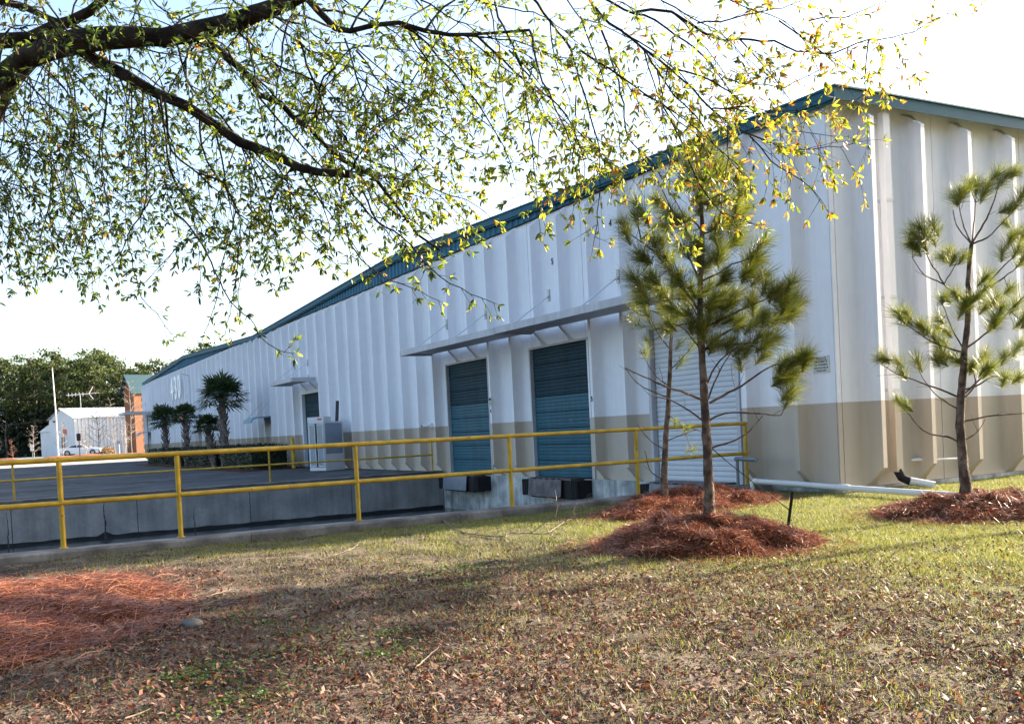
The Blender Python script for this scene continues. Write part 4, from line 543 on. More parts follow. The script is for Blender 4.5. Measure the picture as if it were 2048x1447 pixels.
def colour_bias(p): # farther along the boughs (towards the building corner) the leaves have turned
    s_ = (p-Vector(CAM)).dot(Vector((.875, -.481, 0)))
    return min(1, max(0, (s_+.3)/1.9))
tw = MB()
def twig(p, d, length, r, depth=0):
    low = min(1, max(.3, (p.z-1.95)/1.0)); length *= low
    drift = Vector((0, 0, -1.0*low))+d*.6
    q = wander(p, d, length, .038, drift*.9, .11)
    tw.tube(q, r, r*.35, 3, cap=False)
    g = colour_bias(q[-1])
    dens = .78
    for i in range(1, len(q)):
        t = i/len(q)
        if random.random() < .36*(.45+.55*t):
            for _ in range(random.choice((2, 3, 4, 4))):
                leaf_at(q[i], (q[i]-q[i-1]).normalized()*.8+rvec()*.8+Vector((0,0,-.25)), random.uniform(.026, .066), random.random() < .06+.5*g*g)
    for _ in range(random.choice((3, 4, 5, 6))): leaf_at(q[-1], (q[-1]-q[-2]).normalized()+rvec()*.7, random.uniform(.028, .068), random.random() < .06+.5*g*g)
    if depth < 1:
        for i in range(2, len(q)-1):
            if random.random() < .16: twig(q[i], ((q[i]-q[i-1]).normalized()+rvec()*.8).normalized(), length*random.uniform(.3, .6), r*.6, depth+1)
def bough(pts, r0, r1, mb, every, tl, floor=0.):
    q = resample(pts, .07); q = q[:next((i for i, p in enumerate(q) if p.z < floor), len(q))]
    if len(q) < 4: return
    q = [p+rvec()*.008 for p in q]
    mb.tube(q, r0, r1, 5, cap=False)
    k = len(q); acc = random.uniform(0, every)
    for i in range(1, k):
        acc += (q[i]-q[i-1]).length
        t = i/k
        if acc > every and t > .12:
            acc = 0; d = (q[i]-q[i-1]).normalized()
            twig(q[i], (d*.7+rvec()*.9+Vector((0,0,-.25))).normalized(), tl*random.uniform(.45, 1.15), .0024)
    twig(q[-1], (q[-1]-q[-2]).normalized(), tl*.6, .0024)
SEEDS = []
for pts in OAK_BOUGHS:
    Lb = sum((Vector(pts[i+1])-Vector(pts[i])).length for i in range(len(pts)-1))
    m = MB(); r0 = .006+.0065*min(2.2, Lb)
    bough(pts, r0*.5, .0022, m, .066, .42); m.build('bough', bark, oak); SEEDS += [p for p in resample(pts, .2)]
# bushier mass towards the trunk: more side boughs hanging from the drawn ones
RT = Vector((.875, -.481, -.05))
for p in SEEDS:
    lat = (p-Vector(CAM)).dot(RT)
    want = .62 if lat < -.6 else (.22 if p.z > 3.1 else .08)
    if p.z < 2.9: want = 0
    if lat > 1.3: want *= .3
    if random.random() < want:
        d = (Vector((.30, -.15, -.45))+rvec()*.75).normalized(); q = wander(p, d, min(random.uniform(.45, 1.15), (p.z-2.3)*.8), .12, Vector((.2, -.1, -.7)), .13); bough(q, .0055, .0022, tw, .07, .38, 2.6)
for p, r in limb_pts:
    s_ = (p-Vector(CAM)); x_ = s_.dot(Vector((.875, -.481, -.05)))
    if x_ < -6.0 or r > .2: continue
    for _ in range(1):
        if random.random() < .9:
            d = (rvec()+Vector((.35, .1, .0))).normalized(); ln = random.uniform(.5, 1.5)
            q = wander(p, d, ln, .12, Vector((.25, -.1, -.75)), .14)
            m_ = tw; bough(q, .009, .003, m_, .085, .40, 2.7)
# the crown goes on above the picture and shades the lower boughs
for _ in range(90):
    p = Vector(CAM)+RT*random.uniform(-3.4, 1.6)+VIEW*random.uniform(5.6, 8.4)+Vector((0, 0, random.uniform(4.6, 6.8)))
    q = wander(p, (rvec()+Vector((.5, -.2, -.1))).normalized(), random.uniform(.7, 1.5), .12, Vector((.2, -.1, -.35)), .13); bough(q, .010, .003, tw, .08, .42, 3.6)
tw.build('twigs', bark, oak, 'stuff')
def leaf_arrays(LF):
    n = len(LF); P = np.array([l[0] for l in LF]); D = np.array([l[1] for l in LF]); N = np.array([l[2] for l in LF]); S_ = np.array([l[3] for l in LF])[:, None]; W_ = np.array([l[4] for l in LF])[:, None]
    B = np.cross(D, N); c = rng.uniform(.05, .28, (n, 1))
    V = np.stack([P, P+D*S_*.35+B*W_*.5-N*W_*c, P+D*S_*.75+B*W_*.38-N*W_*c*1.4, P+D*S_-N*S_*.16*rng.uniform(-.5, 1.6, (n, 1)), P+D*S_*.75-B*W_*.38-N*W_*c*1.4, P+D*S_*.35-B*W_*.5-N*W_*c, P+D*S_*.5+N*W_*.1], 1)
    return V
LF_F = np.array([(0,1,6),(1,2,6),(2,3,6),(3,4,6),(4,5,6),(5,0,6)])
LEAF.sort(key=lambda l: (Vector(l[0])-Vector(CAM)).length/ l[3])
def visible(p):
    s_ = Vector(p)-Vector(CAM); z = s_.dot(_f); x_ = s_.dot(_r)/z; y_ = s_.dot(_u)/z
    return abs(x_) < .52 and y_ < .44
near = [l for l in LEAF if visible(l[0])][:290]; ids = {id(l) for l in near}; rest = [l for l in LEAF if id(l) not in ids]
print('oak leaves', len(LEAF))
V = leaf_arrays(rest); n = len(rest)
F = (LF_F[None]+7*np.arange(n)[:, None, None]).reshape(-1, 3)
link('foliage', npmesh('foliage', V.reshape(-1, 3), F, [oakleaf, oakgold, oakshade], np.repeat([int(l[5]) for l in rest], 6)), oak, 'stuff')
VL = []
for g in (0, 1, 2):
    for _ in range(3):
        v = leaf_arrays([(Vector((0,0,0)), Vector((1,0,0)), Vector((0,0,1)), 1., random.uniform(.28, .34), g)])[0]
        VL.append(npmesh('leaf', v, LF_F, [(oakleaf, oakgold, oakshade)[g]]))
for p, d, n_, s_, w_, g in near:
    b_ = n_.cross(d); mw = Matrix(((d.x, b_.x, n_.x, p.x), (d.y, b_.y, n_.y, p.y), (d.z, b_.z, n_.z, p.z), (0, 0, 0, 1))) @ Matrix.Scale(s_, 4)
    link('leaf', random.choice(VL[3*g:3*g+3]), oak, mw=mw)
# ---- young pines
def tuft_mesh(n=290, ln=.24):
    V = []; F = []
    for i in range(n):
        t = random.uniform(-.13, .05); base = Vector((0, 0, t))
        a = random.uniform(0, 2*math.pi); el = random.uniform(.15, 1.0)*1.25
        d = Vector((math.cos(a)*math.sin(el), math.sin(a)*math.sin(el), math.cos(el))).normalized()
        l_ = ln*random.uniform(.55, 1.05); w_ = .0026
        s_ = perp(d) if random.random() < .5 else perp(d).cross(d); sag = Vector((0,0,0)) - Vector((d.x, d.y, 0))*.0
        o = len(V); mid = base+d*l_*.55; tip = base+d*l_+rvec()*l_*.07
        V += [base-s_*w_*.5, base+s_*w_*.5, mid+s_*w_*.5, mid-s_*w_*.5, tip]; F += [(o, o+1, o+2, o+3), (o+3, o+2, o+4)]
    me = bpy.data.meshes.new('needle_tuft'); me.from_pydata([tuple(v) for v in V], [], F); me.materials.append(needle); return me
TUFT = [tuft_mesh() for _ in range(5)]; TUFT_THIN = [tuft_mesh(120, .2) for _ in range(3)]
def frame_z(d):
    d = d.normalized(); a = perp(d); b_ = d.cross(a); return Matrix(((a.x, b_.x, d.x, 0), (a.y, b_.y, d.y, 0), (a.z, b_.z, d.z, 0), (0, 0, 0, 1)))
PLAB = ['tallest young pine with a dense crown standing in the foremost straw ring', 'slender thin-crowned young pine between the tallest pine and the yellow railing', 'open-branched young pine before the short facade at the right edge']
for pi, (tr, br, tf, r0, r1) in enumerate(PINES):
    base = tr[0]; t = thing('pine_tree', base, PLAB[pi], 'tree', 'young pines in straw rings')
    q = resample(tr, .09); k = len(q)
    m = MB(); m.tube([p+rvec()*.005 for p in q], r0, r1, 12, rads=[(r0+(r1-r0)*(i/(k-1))**.85)*(1+.05*random.uniform(-1, 1))*(1+.22*max(0, 1-i/3.)) for i in range(k)], jit=.07)
    m.build('trunk', pbark, t)
    BR = []; axis = Vector((tr[0][0], tr[0][1], 0))
    twm = [MB() for _ in br]
    for bi, b_ in enumerate(br):
        q = resample(b_, .07); Lb = sum((q[i+1]-q[i]).length for i in range(len(q)-1)); r = (.006+.008*min(1.6, Lb))*(.8 if pi == 1 else 1)
        twm[bi].tube([p+rvec()*.005 for p in q], r, .005, 6)
        if pi != 9:   # bare side shoots
            for _ in range(int(Lb*(3.2 if pi == 0 else 2.2))):
                i = random.randrange(len(q)//4, len(q)); p = q[i]; d = ((q[i]-q[i-1]).normalized()+rvec()*.9).normalized()
                twm[bi].tube(wander(p, d, random.uniform(.1, .35), .06, Vector((0,0,.3)), .2), .0035, .0018, 4, cap=False)
        BR.append(q)
    jobs = []
    for x_, y_, z_, sz, bi in tf:
        p = Vector((x_, y_, z_)); j = min(range(len(BR[bi])), key=lambda i: (BR[bi][i]-p).length); bp = BR[bi][j]
        d = p-bp
        if d.length > .06: twm[bi].tube([bp, bp*.5+p*.5+Vector((0,0,-.02)), p], .0055, .004, 5)
        tl = (BR[bi][-1]-BR[bi][max(0, len(BR[bi])-4)]).normalized()
        out_ = Vector((p.x-axis.x, p.y-axis.y, 0)); out_ = out_.normalized() if out_.length > .05 else rvec()
        dd = (out_*.55+Vector((0,0,.75))+tl*.35+(d.normalized()*.35 if d.length > .02 else Vector())+rvec()*.25)
        jobs.append((bi, p, dd, sz))
        if pi != 1:
            for _ in range(random.choice((1, 1, 2) if pi == 0 else (0, 1, 1))): jobs.append((bi, p+rvec()*.11-dd.normalized()*.08, dd+rvec()*.8, sz*.9))
    bo = [m.build('branch', pbark, t) for m in twm]
    for bi, p, dd, sz in jobs:
        me = random.choice(TUFT_THIN if pi == 1 else TUFT)
        link('needle_tuft', me, bo[bi], mw=Matrix.Translation(p) @ frame_z(dd) @ Matrix.Rotation(random.uniform(0, 6.28), 4, 'Z') @ Matrix.Scale(sz*random.uniform(.88, 1.22), 4))
# ---- pine straw rings
def straw_ring(cx, cy, rx, ry, rot, h, n, label, lift=0., ln=(.12, .26), rough=1., flat=0.):
    z0 = float(gz(cx, cy)); t = thing('straw_mulch', (cx, cy, z0), label, 'mulch', 'rings of pine straw mulch')
    c, s_ = math.cos(rot), math.sin(rot)
    def hgt(u, v):
        r = np.sqrt(u*u+v*v); a = np.arctan2(v, u)
        e = 1+.13*np.sin(3*a+cx)+.08*np.sin(7*a+cy)+.05*np.sin(11*a)
        q = np.clip(1-(r/e)**2, 0, 1)
        return h*(q**.8)*(1+.30*rough*np.sin(u*7+cx)*np.sin(v*8+1)+.22*rough*np.sin(u*15+v*4+cy)*np.sin(v*13))-.02*(q <= 0)
    nr, na = 16, 60; R2, A2 = np.meshgrid(np.linspace(0, 1.25, nr), np.linspace(0, 2*np.pi, na, endpoint=False), indexing='ij')
    U, Vv = R2*np.cos(A2), R2*np.sin(A2); X = cx+U*rx*c-Vv*ry*s_; Y = cy+U*rx*s_+Vv*ry*c
    Z_ = gz(X, Y)+hgt(U, Vv)-.012; i = np.arange(nr*na).reshape(nr, na)
    F = np.stack([i[:-1], np.roll(i[:-1], -1, 1), np.roll(i[1:], -1, 1), i[1:]], -1).reshape(-1, 4)
    link('bed', npmesh('bed', np.stack([X, Y, Z_], -1).reshape(-1, 3), F, strawbed), t)
    r = np.sqrt(rng.random(n))*np.where(rng.random(n) < .14, 1.42, 1.1); a = rng.uniform(0, 2*np.pi, n); u, v = r*np.cos(a), r*np.sin(a)
    x = cx+u*rx*c-v*ry*s_; y = cy+u*rx*s_+v*ry*c; z = gz(x, y)+np.maximum(hgt(u, v), 0)+rng.uniform(0, .02, n)
    th = np.where(rng.random(n) < flat, rng.normal(.25, .5, n), rng.uniform(0, 2*np.pi, n)); el = rng.normal(.16, .30, n)*rough; l_ = rng.uniform(*ln, n)
    d = np.stack([np.cos(th)*np.cos(el), np.sin(th)*np.cos(el), np.sin(el)], -1); P = np.stack([x, y, z], -1)
    sd_ = np.stack([-np.sin(th), np.cos(th), rng.normal(0, .5, n)], -1); sd_ /= np.linalg.norm(sd_, axis=1, keepdims=True)
    w_ = rng.uniform(.0015, .0034, (n, 1)); mid = P+np.array([0,0,1.])*(l_*rng.uniform(-.02, .12, n))[:, None]
    a_ = P-d*l_[:, None]*.5; b_ = P+d*l_[:, None]*.5
    V = np.stack([a_-sd_*w_, a_+sd_*w_, mid+sd_*w_, mid-sd_*w_, b_+sd_*w_*.4, b_-sd_*w_*.4], 1).reshape(-1, 3)
    F = (np.array([(0,1,2,3), (3,2,4,5)])[None]+6*np.arange(n)[:, None, None]).reshape(-1, 4)
    link('straw', npmesh('straw', V, F, straw), t, 'stuff')
straw_ring(-5.36, -2.98, 1.16, .80, -.68, .26, 19000, 'reddish ring of pine straw round the foot of the tallest young pine')
straw_ring(-3.05, .15, 1.7, .75, .12, .25, 15000, 'reddish ring of pine straw against the kerb round the slender pine')
straw_ring(-1.0, -3.3, 1.28, .95, -.62, .22, 16000, 'reddish ring of pine straw at the right edge round the open-branched pine')
straw_ring(-12.7, -2.05, 1.85, 1.95, .0, .15, 25000, 'broad orange spread of pine straw at the left edge with no tree in it', ln=(.14, .30), rough=.75, flat=.45)
# ---- lawn: grass, dead leaves, bits of bark and acorns, weeds, all where nobody could count them
def scatter(n, d0=3.2, d1=24., pw=1.0):
    dist = d0+(d1-d0)*rng.random(n)**pw; a = np.arctan2(.48, .877)+rng.uniform(-.72, .72, n)
    x = CAM[0]+np.sin(a)*dist; y = CAM[1]+np.cos(a)*dist
    ok = (y < 1.56) & ~((x > -.03) & (y > -.06)) & (x < 12)
    return x[ok], y[ok]
def vn(x, y, s): # smooth value noise
    xi, yi = np.floor(x*s), np.floor(y*s); fx, fy = x*s-xi, y*s-yi; fx = fx*fx*(3-2*fx); fy = fy*fy*(3-2*fy)
    hsh = lambda a, b_: np.modf(np.abs(np.sin(a*127.1+b_*311.7)*43758.5453))[0]
    return (hsh(xi, yi)*(1-fx)+hsh(xi+1, yi)*fx)*(1-fy)+(hsh(xi, yi+1)*(1-fx)+hsh(xi+1, yi+1)*fx)*fy
def greenness(x, y):
    g = smooth(-8.0, -3.6, x+.35*(y+4)+2.4*(vn(x, y, .9)-.5)+1.8*(vn(x, y, 2.7)-.5))*(.62+.5*vn(x, y, 4.1))
    k = smooth(-.5, .6, y)*(.25+.65*vn(x, y, 1.7))*smooth(-12.2, -9.5, x)
    near_ = smooth(-5.4, -7.2, y)
    return np.clip(np.maximum(g*(1-.35*near_), k), .0, 1)
def grass_mesh(n, mat, hlo, hhi, wid, acc):
    x, y = scatter(n); ok = rng.random(len(x)) < acc(x, y); x, y = x[ok], y[ok]; n = len(x); z = gz(x, y)-.004
    h_ = rng.uniform(hlo, hhi, n)*(.7+.6*vn(x, y, 3.)); th = rng.uniform(0, 2*np.pi, n); lean = rng.uniform(.1, 1.0, n)*h_
    la = rng.uniform(0, 2*np.pi, n); w_ = rng.uniform(.6, 1.2, n)*wid
    P = np.stack([x, y, z], -1); s_ = np.stack([np.cos(th), np.sin(th), 0*th], -1)*w_[:, None]
    tip = P+np.stack([np.cos(la)*lean, np.sin(la)*lean, h_], -1)
    V = np.stack([P-s_, P+s_, tip], 1).reshape(-1, 3); F = np.arange(3*n).reshape(-1, 3)
    print('grass', n); return npmesh('grass', V, F, mat)
g1 = link('grass', grass_mesh(1500000, grassm, .02, .058, .0027, lambda x, y: .04+.13*smooth(-11, -7.5, x)+.83*greenness(x, y)), None, 'stuff'); tag(g1, 'short patchy lawn grass, green near the building and thin at the left', 'grass')
def flat_bits(n, mat, name, sz, asp, acc, lift, tilt=.45):
    x, y = scatter(n); ok = rng.random(len(x)) < acc(x, y); x, y = x[ok], y[ok]; n = len(x)
    z = gz(x, y)+rng.uniform(.002, lift, n); th = rng.uniform(0, 2*np.pi, n); l_ = rng.uniform(*sz, n); w_ = l_*rng.uniform(*asp, n)
    d = np.stack([np.cos(th), np.sin(th), rng.normal(0, tilt, n)], -1); d /= np.linalg.norm(d, axis=1, keepdims=True)
    s_ = np.stack([-np.sin(th), np.cos(th), rng.normal(0, tilt, n)], -1); s_ /= np.linalg.norm(s_, axis=1, keepdims=True); nn = np.cross(d, s_)
    P = np.stack([x, y, z], -1); cu = rng.uniform(-.1, .35, n)[:, None]*w_[:, None]
    V = np.stack([P-d*l_[:, None]*.5, P+s_*w_[:, None]*.5+nn*cu, P+d*l_[:, None]*.5+nn*cu*rng.uniform(-1, 2, n)[:, None], P-s_*w_[:, None]*.5+nn*cu], 1).reshape(-1, 3)
    F = (np.array([(0,1,2), (0,2,3)])[None]+4*np.arange(n)[:, None, None]).reshape(-1, 3)
    print(name, n); return npmesh(name, V, F, mat)
def litter_acc(x, y):
    near_ = smooth(-.6, -4.6, y+.35*(x+8)); return np.clip((.10+.9*near_)*(.08+1.35*(vn(x, y, 1.4)*.6+vn(x, y, 4.3)*.4)**1.6+.5*vn(x, y, .55)), .03, 1)*(1-.55*smooth(-6.5, -3.5, x))
lt = link('leaf_litter', flat_bits(230000, litterm, 'leaf_litter', (.016, .07), (.26, .48), litter_acc, .035, .55), None, 'stuff'); tag(lt, 'fallen brown and reddish leaves scattered over the foreground lawn', 'leaves')
th_ = link('thatch', flat_bits(150000, M('dry_thatch', (.2, .15, .1), .6, .3, .1, 3, island=leaf_ramp((.09, .065, .042), (.15, .11, .07), (.21, .165, .10), (.28, .23, .15), (.12, .10, .045))), 'thatch', (.03, .10), (.03, .07), lambda x, y: .35+.65*vn(x, y, 2.1), .022, .22), None, 'stuff'); tag(th_, 'dry straw coloured slivers of old grass and needles matted over the lawn', 'thatch')
def bits_acc(x, y): return np.clip(1-greenness(x, y)*1.1, .06, 1)*(.3+.7*vn(x, y, 2.2))
def bits_mesh(n):
    x, y = scatter(n, 3.2, 16); ok = rng.random(len(x)) < bits_acc(x, y); x, y = x[ok], y[ok]; n = len(x); z = gz(x, y)+.003
    r_ = rng.uniform(.004, .011, (n, 1)); P = np.stack([x, y, z], -1); th = rng.uniform(0, 6.28, n); c, s_ = np.cos(th), np.sin(th); o = np.zeros(n)
    ax = np.stack([c, s_, o], -1)*rng.uniform(.8, 1.8, (n, 1)); ay = np.stack([-s_, c, o], -1); az = np.array([0, 0, 1.])
    V = np.stack([P+ax*r_, P+ay*r_, P-ax*r_, P-ay*r_, P+az*r_*1.1], 1).reshape(-1, 3)
    F = (np.array([(0,1,4), (1,2,4), (2,3,4), (3,0,4)])[None]+5*np.arange(n)[:, None, None]).reshape(-1, 3); print('bits', n)
    return npmesh('ground_bits', V, F, pebm)
bt = link('acorn_litter', bits_mesh(230000), None, 'stuff'); tag(bt, 'dark crumbs of acorns and bark strewn over the bare soil', 'litter')
WV = []; n_ = 0
for x_, y_, z_ in WEEDS:
    for _ in range(170):
        r_ = random.gauss(0, .22); a = random.uniform(0, 6.28); px_, py_ = x_+r_*math.cos(a)*1.3, y_+r_*math.sin(a); pz = float(gz(px_, py_))+random.uniform(.005, .035)
        s_ = random.uniform(.007, .017); n0 = (rvec()+Vector((0,0,1.2))).normalized(); a1 = perp(n0)*s_; b1 = n0.cross(perp(n0))*s_*.7; p = Vector((px_, py_, pz))
        WV += [p-a1, p+b1, p+a1, p-b1]; n_ += 1
wd = link('weeds', npmesh('weeds', np.array(WV), np.arange(4*n_).reshape(-1, 4), weedm), None, 'stuff'); tag(wd, 'low bright green weed patches on the bare soil at the left', 'weeds')
# dropped branch, sticks, stone, tree stake
m = MB()
for i, b_ in enumerate(FALLEN):
    q = resample(b_, .06); m.tube([p+rvec()*.004 for p in q], .013 if i == 0 else .006, .004 if i == 0 else .002, 6)
    for _ in range(10 if i < 2 else 4):
        j = random.randrange(1, len(q)); d = ((q[j]-q[j-1]).normalized()+rvec()*.9); d.z = abs(d.z)*.6; m.tube(wander(q[j], d.normalized(), random.uniform(.1, .35), .05, Vector((0,0,.15)), .2), .004, .0015, 4, cap=False)
tag(m.build('fallen_branch', twigm), 'long bare fallen branch lying on the grass by the kerb', 'branch')
SL = ['crooked stick on the weeds at the lower left', 'short pale stick lying among leaves in the middle foreground', 'small dark stick on the bare soil left of the middle', 'thin twig at the bottom left corner', 'twig beside the left straw spread pointing to the kerb', 'short twig on the leaf litter at the bottom', 'bent twig at the right tip of the left straw spread', 'long thin twig on the soil near the kerb', 'small pale stick on the lawn at the right']
for b_, lb in zip(STICKS, SL):
    q = resample([Vector(p)+Vector((0,0,.012)) for p in b_], .05); m = MB(); m.tube([p+rvec()*.004 for p in q], .0055, .003, 6); tag(m.build('stick', twigm), lb, 'stick', 'loose sticks on the lawn')
sx, sy, sz = STONE; m = MB(); m.lathe([(0, .075), (.025, .085), (.05, .07), (.07, .035), (.075, .005)], (sx, sy, sz-.01), 9)
m.v = [(x+random.uniform(-.01, .01), y+random.uniform(-.01, .01), z+random.uniform(-.006, .006)) for x, y, z in m.v]; tag(m.build('stone', kerbm), 'grey stone lying on the bare soil by the left straw spread', 'stone')
st = thing('tree_stake', STAKE[0], 'black metal stake driven into the lawn with a guy wire to the tallest pine', 'stake')
m = MB(); m.bar(Vector(STAKE[0])-Vector((0,0,.12)), STAKE[1], .035, .012); m.bar(Vector(STAKE[0])-Vector((0,0,.12)), STAKE[1], .010, .035); m.build('post', black, st)
m = MB(); m.tube(resample(WIRE, .2), .006, n=5); m.build('guy_wire', black, st)
# ---- palms and clipped hedges along the long wall
def palm(x, y, zt, rt, rc, n, label, lean=(0, 0)):
    t = thing('palm_tree', (x, y, 0), label, 'palm', 'palms along the long wall')
    m = MB(); q = [Vector((x+lean[0]*i/6, y+lean[1]*i/6, zt*i/6)) for i in range(7)]; m.tube(q, rt, rt*.8, 10, jit=.12); m.build('trunk', palmtr, t)
    m = MB()
    for i in range(46):
        z = .25+(zt-.2)*i/46; a = i*2.4; c = Vector((math.cos(a), math.sin(a), 0)); p = Vector((x+lean[0]*z/zt, y+lean[1]*z/zt, z))+c*rt*.85
        m.bar(p, p+c*.13+Vector((0,0,.26)), .09, .03, up=c)
    m.build('trunk_boots', palmtr, t)
    top = q[-1]
    for i in range(n):
        a = i*2.39996+random.uniform(-.2, .2); el = 1.35-1.75*(i/n)+random.uniform(-.15, .15); c = Vector((math.cos(a), math.sin(a), 0))
        d = c*math.cos(el)+Vector((0,0,1))*math.sin(el); pl = rc*random.uniform(.42, .58); hub = top+d*pl+Vector((0,0,-.05))
        m = MB(); m.tube([top, top+d*pl*.6+Vector((0,0,.03)), hub], .022, .012, 4)
        side = d.cross(Vector((0,0,1))); side = side.normalized() if side.length > .05 else Vector((1,0,0)); upv = side.cross(d).normalized()
        for k in range(19):
            b_ = -1.75+3.5*k/18; f_ = d*math.cos(b_)+side*math.sin(b_); f_ = (f_+upv*(.12 if k % 2 else -.05)).normalized(); l_ = rc*random.uniform(.5, .66)*(1-.16*abs(b_)/1.75)
            w_ = f_.cross(upv).normalized()*.04; mid = hub+f_*l_*.6; tip = hub+f_*l_+Vector((0,0,-.06-.10*random.random()))
            m.add([hub, mid+w_, tip, mid-w_], [(0, 1, 2, 3)])
        m.build('frond', palmm, t)
palm(-2.3, 50.2, 2.7, .17, 1.15, 34, 'round-headed palm farthest along the long wall, left of the other palms')
palm(-2.3, 43.6, 2.75, .16, .85, 26, 'small palm below the wall number between two larger palms')
palm(-2.3, 34.4, 3.2, .19, 1.35, 40, 'tallest palm with a wide head nearest the far dock door')
palm(-2.6, 35.2, 1.95, .14, .8, 20, 'low leaning palm tucked behind the left side of the tallest palm', (-.2, .3))
def hedge(y0, y1, h, label):
    t = thing('hedge', (-1.8, (y0+y1)/2, 0), label, 'hedge', 'clipped hedges along the long wall')
    m = MB(); m.prism([(-2.5, .02), (-2.55, h-.18), (-2.3, h-.04), (-1.3, h-.04), (-1.08, h-.2), (-1.1, .02)], (0, y0+.08, 0), (1,0,0), (0,0,1), (0,1,0), y1-y0-.16); m.build('core', hedgem, t)
    n = int(520*(y1-y0)); P = np.stack([rng.uniform(-2.62, -1.0, n), rng.uniform(y0, y1, n), rng.uniform(.05, h, n)], -1)
    k = rng.integers(0, 4, n); P[k == 0, 0] = -2.58+rng.normal(0, .03, (k == 0).sum()); P[k == 1, 2] = h+rng.normal(0, .04, (k == 1).sum()); P[k == 2, 1] = y0+rng.normal(0, .04, (k == 2).sum())
    d = rng.normal(0, 1, (n, 3)); d /= np.linalg.norm(d, axis=1, keepdims=True); e = np.cross(d, rng.normal(0, 1, (n, 3))); e /= np.linalg.norm(e, axis=1, keepdims=True)
    s_ = rng.uniform(.03, .06, (n, 1)); V = np.stack([P-d*s_, P+e*s_*.6, P+d*s_, P-e*s_*.6], 1).reshape(-1, 3)
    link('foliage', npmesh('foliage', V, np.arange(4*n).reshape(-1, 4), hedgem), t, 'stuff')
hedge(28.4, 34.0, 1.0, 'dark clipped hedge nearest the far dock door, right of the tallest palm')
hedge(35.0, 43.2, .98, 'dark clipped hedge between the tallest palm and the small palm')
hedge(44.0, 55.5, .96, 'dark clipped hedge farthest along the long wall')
b = MB(); b.box((-3.2, 27.6, 0), (-.35, 56.5, .02)); struct('planting_bed', b, strawbed)
# ================================================================== FAR SIDE OF THE LOT
VR = Vector((.8766, -.4812, 0)); VF = Vector((.4812, .8766, 0))   # across and along the line of sight
def far_tree(seed, h):
    r = np.random.default_rng(seed); m = MB(); random.seed(seed)
    q = [Vector((.25*math.sin(i*.8+seed), .2*math.cos(i+seed), h*i/8)) for i in range(9)]; m.tube(q, .24, .06, 6); tr_ = m.mesh('trunk', pbark)
    nb = 22; C_ = []; m = MB()
    for i in range(nb):
        t = .42+.56*(i+.5)/nb; p = q[min(8, int(t*8))]; p = Vector((p.x, p.y, h*t)); a = r.uniform(0, 6.28); R = h*.19*(1.15-abs(t-.62)*1.5)*r.uniform(.5, 1.1)
        e = p+Vector((math.cos(a)*R, math.sin(a)*R, R*.25)); m.tube([p, e], .07, .02, 4, cap=False); C_.append((e, h*.06*r.uniform(.7, 1.25))); C_.append((p*.45+e*.55, h*.05*r.uniform(.7, 1.2)))
    li = m.mesh('limbs', pbark)
    V = []
    for c, s_ in C_:
        n = 70; P = np.array(c)[None]+r.normal(0, 1, (n, 3))*np.array([s_, s_, s_*.62])*.62; d = r.normal(0, 1, (n, 3)); d /= np.linalg.norm(d, axis=1, keepdims=True)
        e = np.cross(d, r.normal(0, 1, (n, 3))); e /= np.linalg.norm(e, axis=1, keepdims=True); k = r.uniform(.13, .30, (n, 1)); V.append(np.stack([P-d*k, P+e*k*.7, P+d*k, P-e*k*.7], 1).reshape(-1, 3))
    V = np.concatenate(V); return tr_, li, npmesh('crown', V, np.arange(len(V)).reshape(-1, 4), wood)
FT = [far_tree(s_, 18.) for s_ in (1, 2, 3, 4, 5, 6)]
random.seed(77)
spots = []
for i in range(36):
    u = -36+i*1.7+random.uniform(-.5, .5)   # metres across the view at the tree line
    row = i % 3; dist = 160+row*9+random.uniform(-2, 2)
    hh = {0: 15.6, 1: 16.8, 2: 17.8}[row]*random.uniform(.93, 1.06)*(1.0 if u < -18 or u > -5 else .88)
    spots.append((u, dist, hh))
KIND = ['tall pine in the dark wood behind the parking lot with a rounded crown', 'slim tall tree in the wood behind the parking lot']
C2 = Vector((CAM[0], CAM[1], 0))
for i, (u, dist, hh) in enumerate(spots):
    # the view's left edge runs almost parallel to the long wall, so the wood stands straight ahead of it
    p = C2+VF*dist+VR*(u*dist/165-47.5*dist/100*.0)+VR*(-dist*.30)
    lat_ = (p-Vector((CAM[0], CAM[1], 0))).dot(VR)/(p-Vector((CAM[0], CAM[1], 0))).dot(VF)
    lab_ = ('front', 'middle', 'rearmost')[i % 3]+' row tall tree of the dark wood, '+('left of the slim white pole' if lat_ < -.47 else 'above the white shed' if lat_ < -.41 else 'by the brick tower' if lat_ < -.36 else 'behind the far end of the warehouse')
    tr_, li, cr = FT[i % 6]; t = thing('wood_tree', (p.x, p.y, .4), lab_, 'tree', 'tall trees of the wood behind the parking lot')
    S_ = Matrix.Translation(p+Vector((0,0,.4))) @ Matrix.Rotation(random.uniform(0, 6.28), 4, 'Z') @ Matrix.Diagonal((hh/18*random.uniform(1.0, 1.25), hh/18*random.uniform(1.0, 1.25), hh/18, 1))
    link('trunk', tr_, t, mw=S_); link('limbs', li, t, mw=S_); link('crown', cr, t, mw=S_)
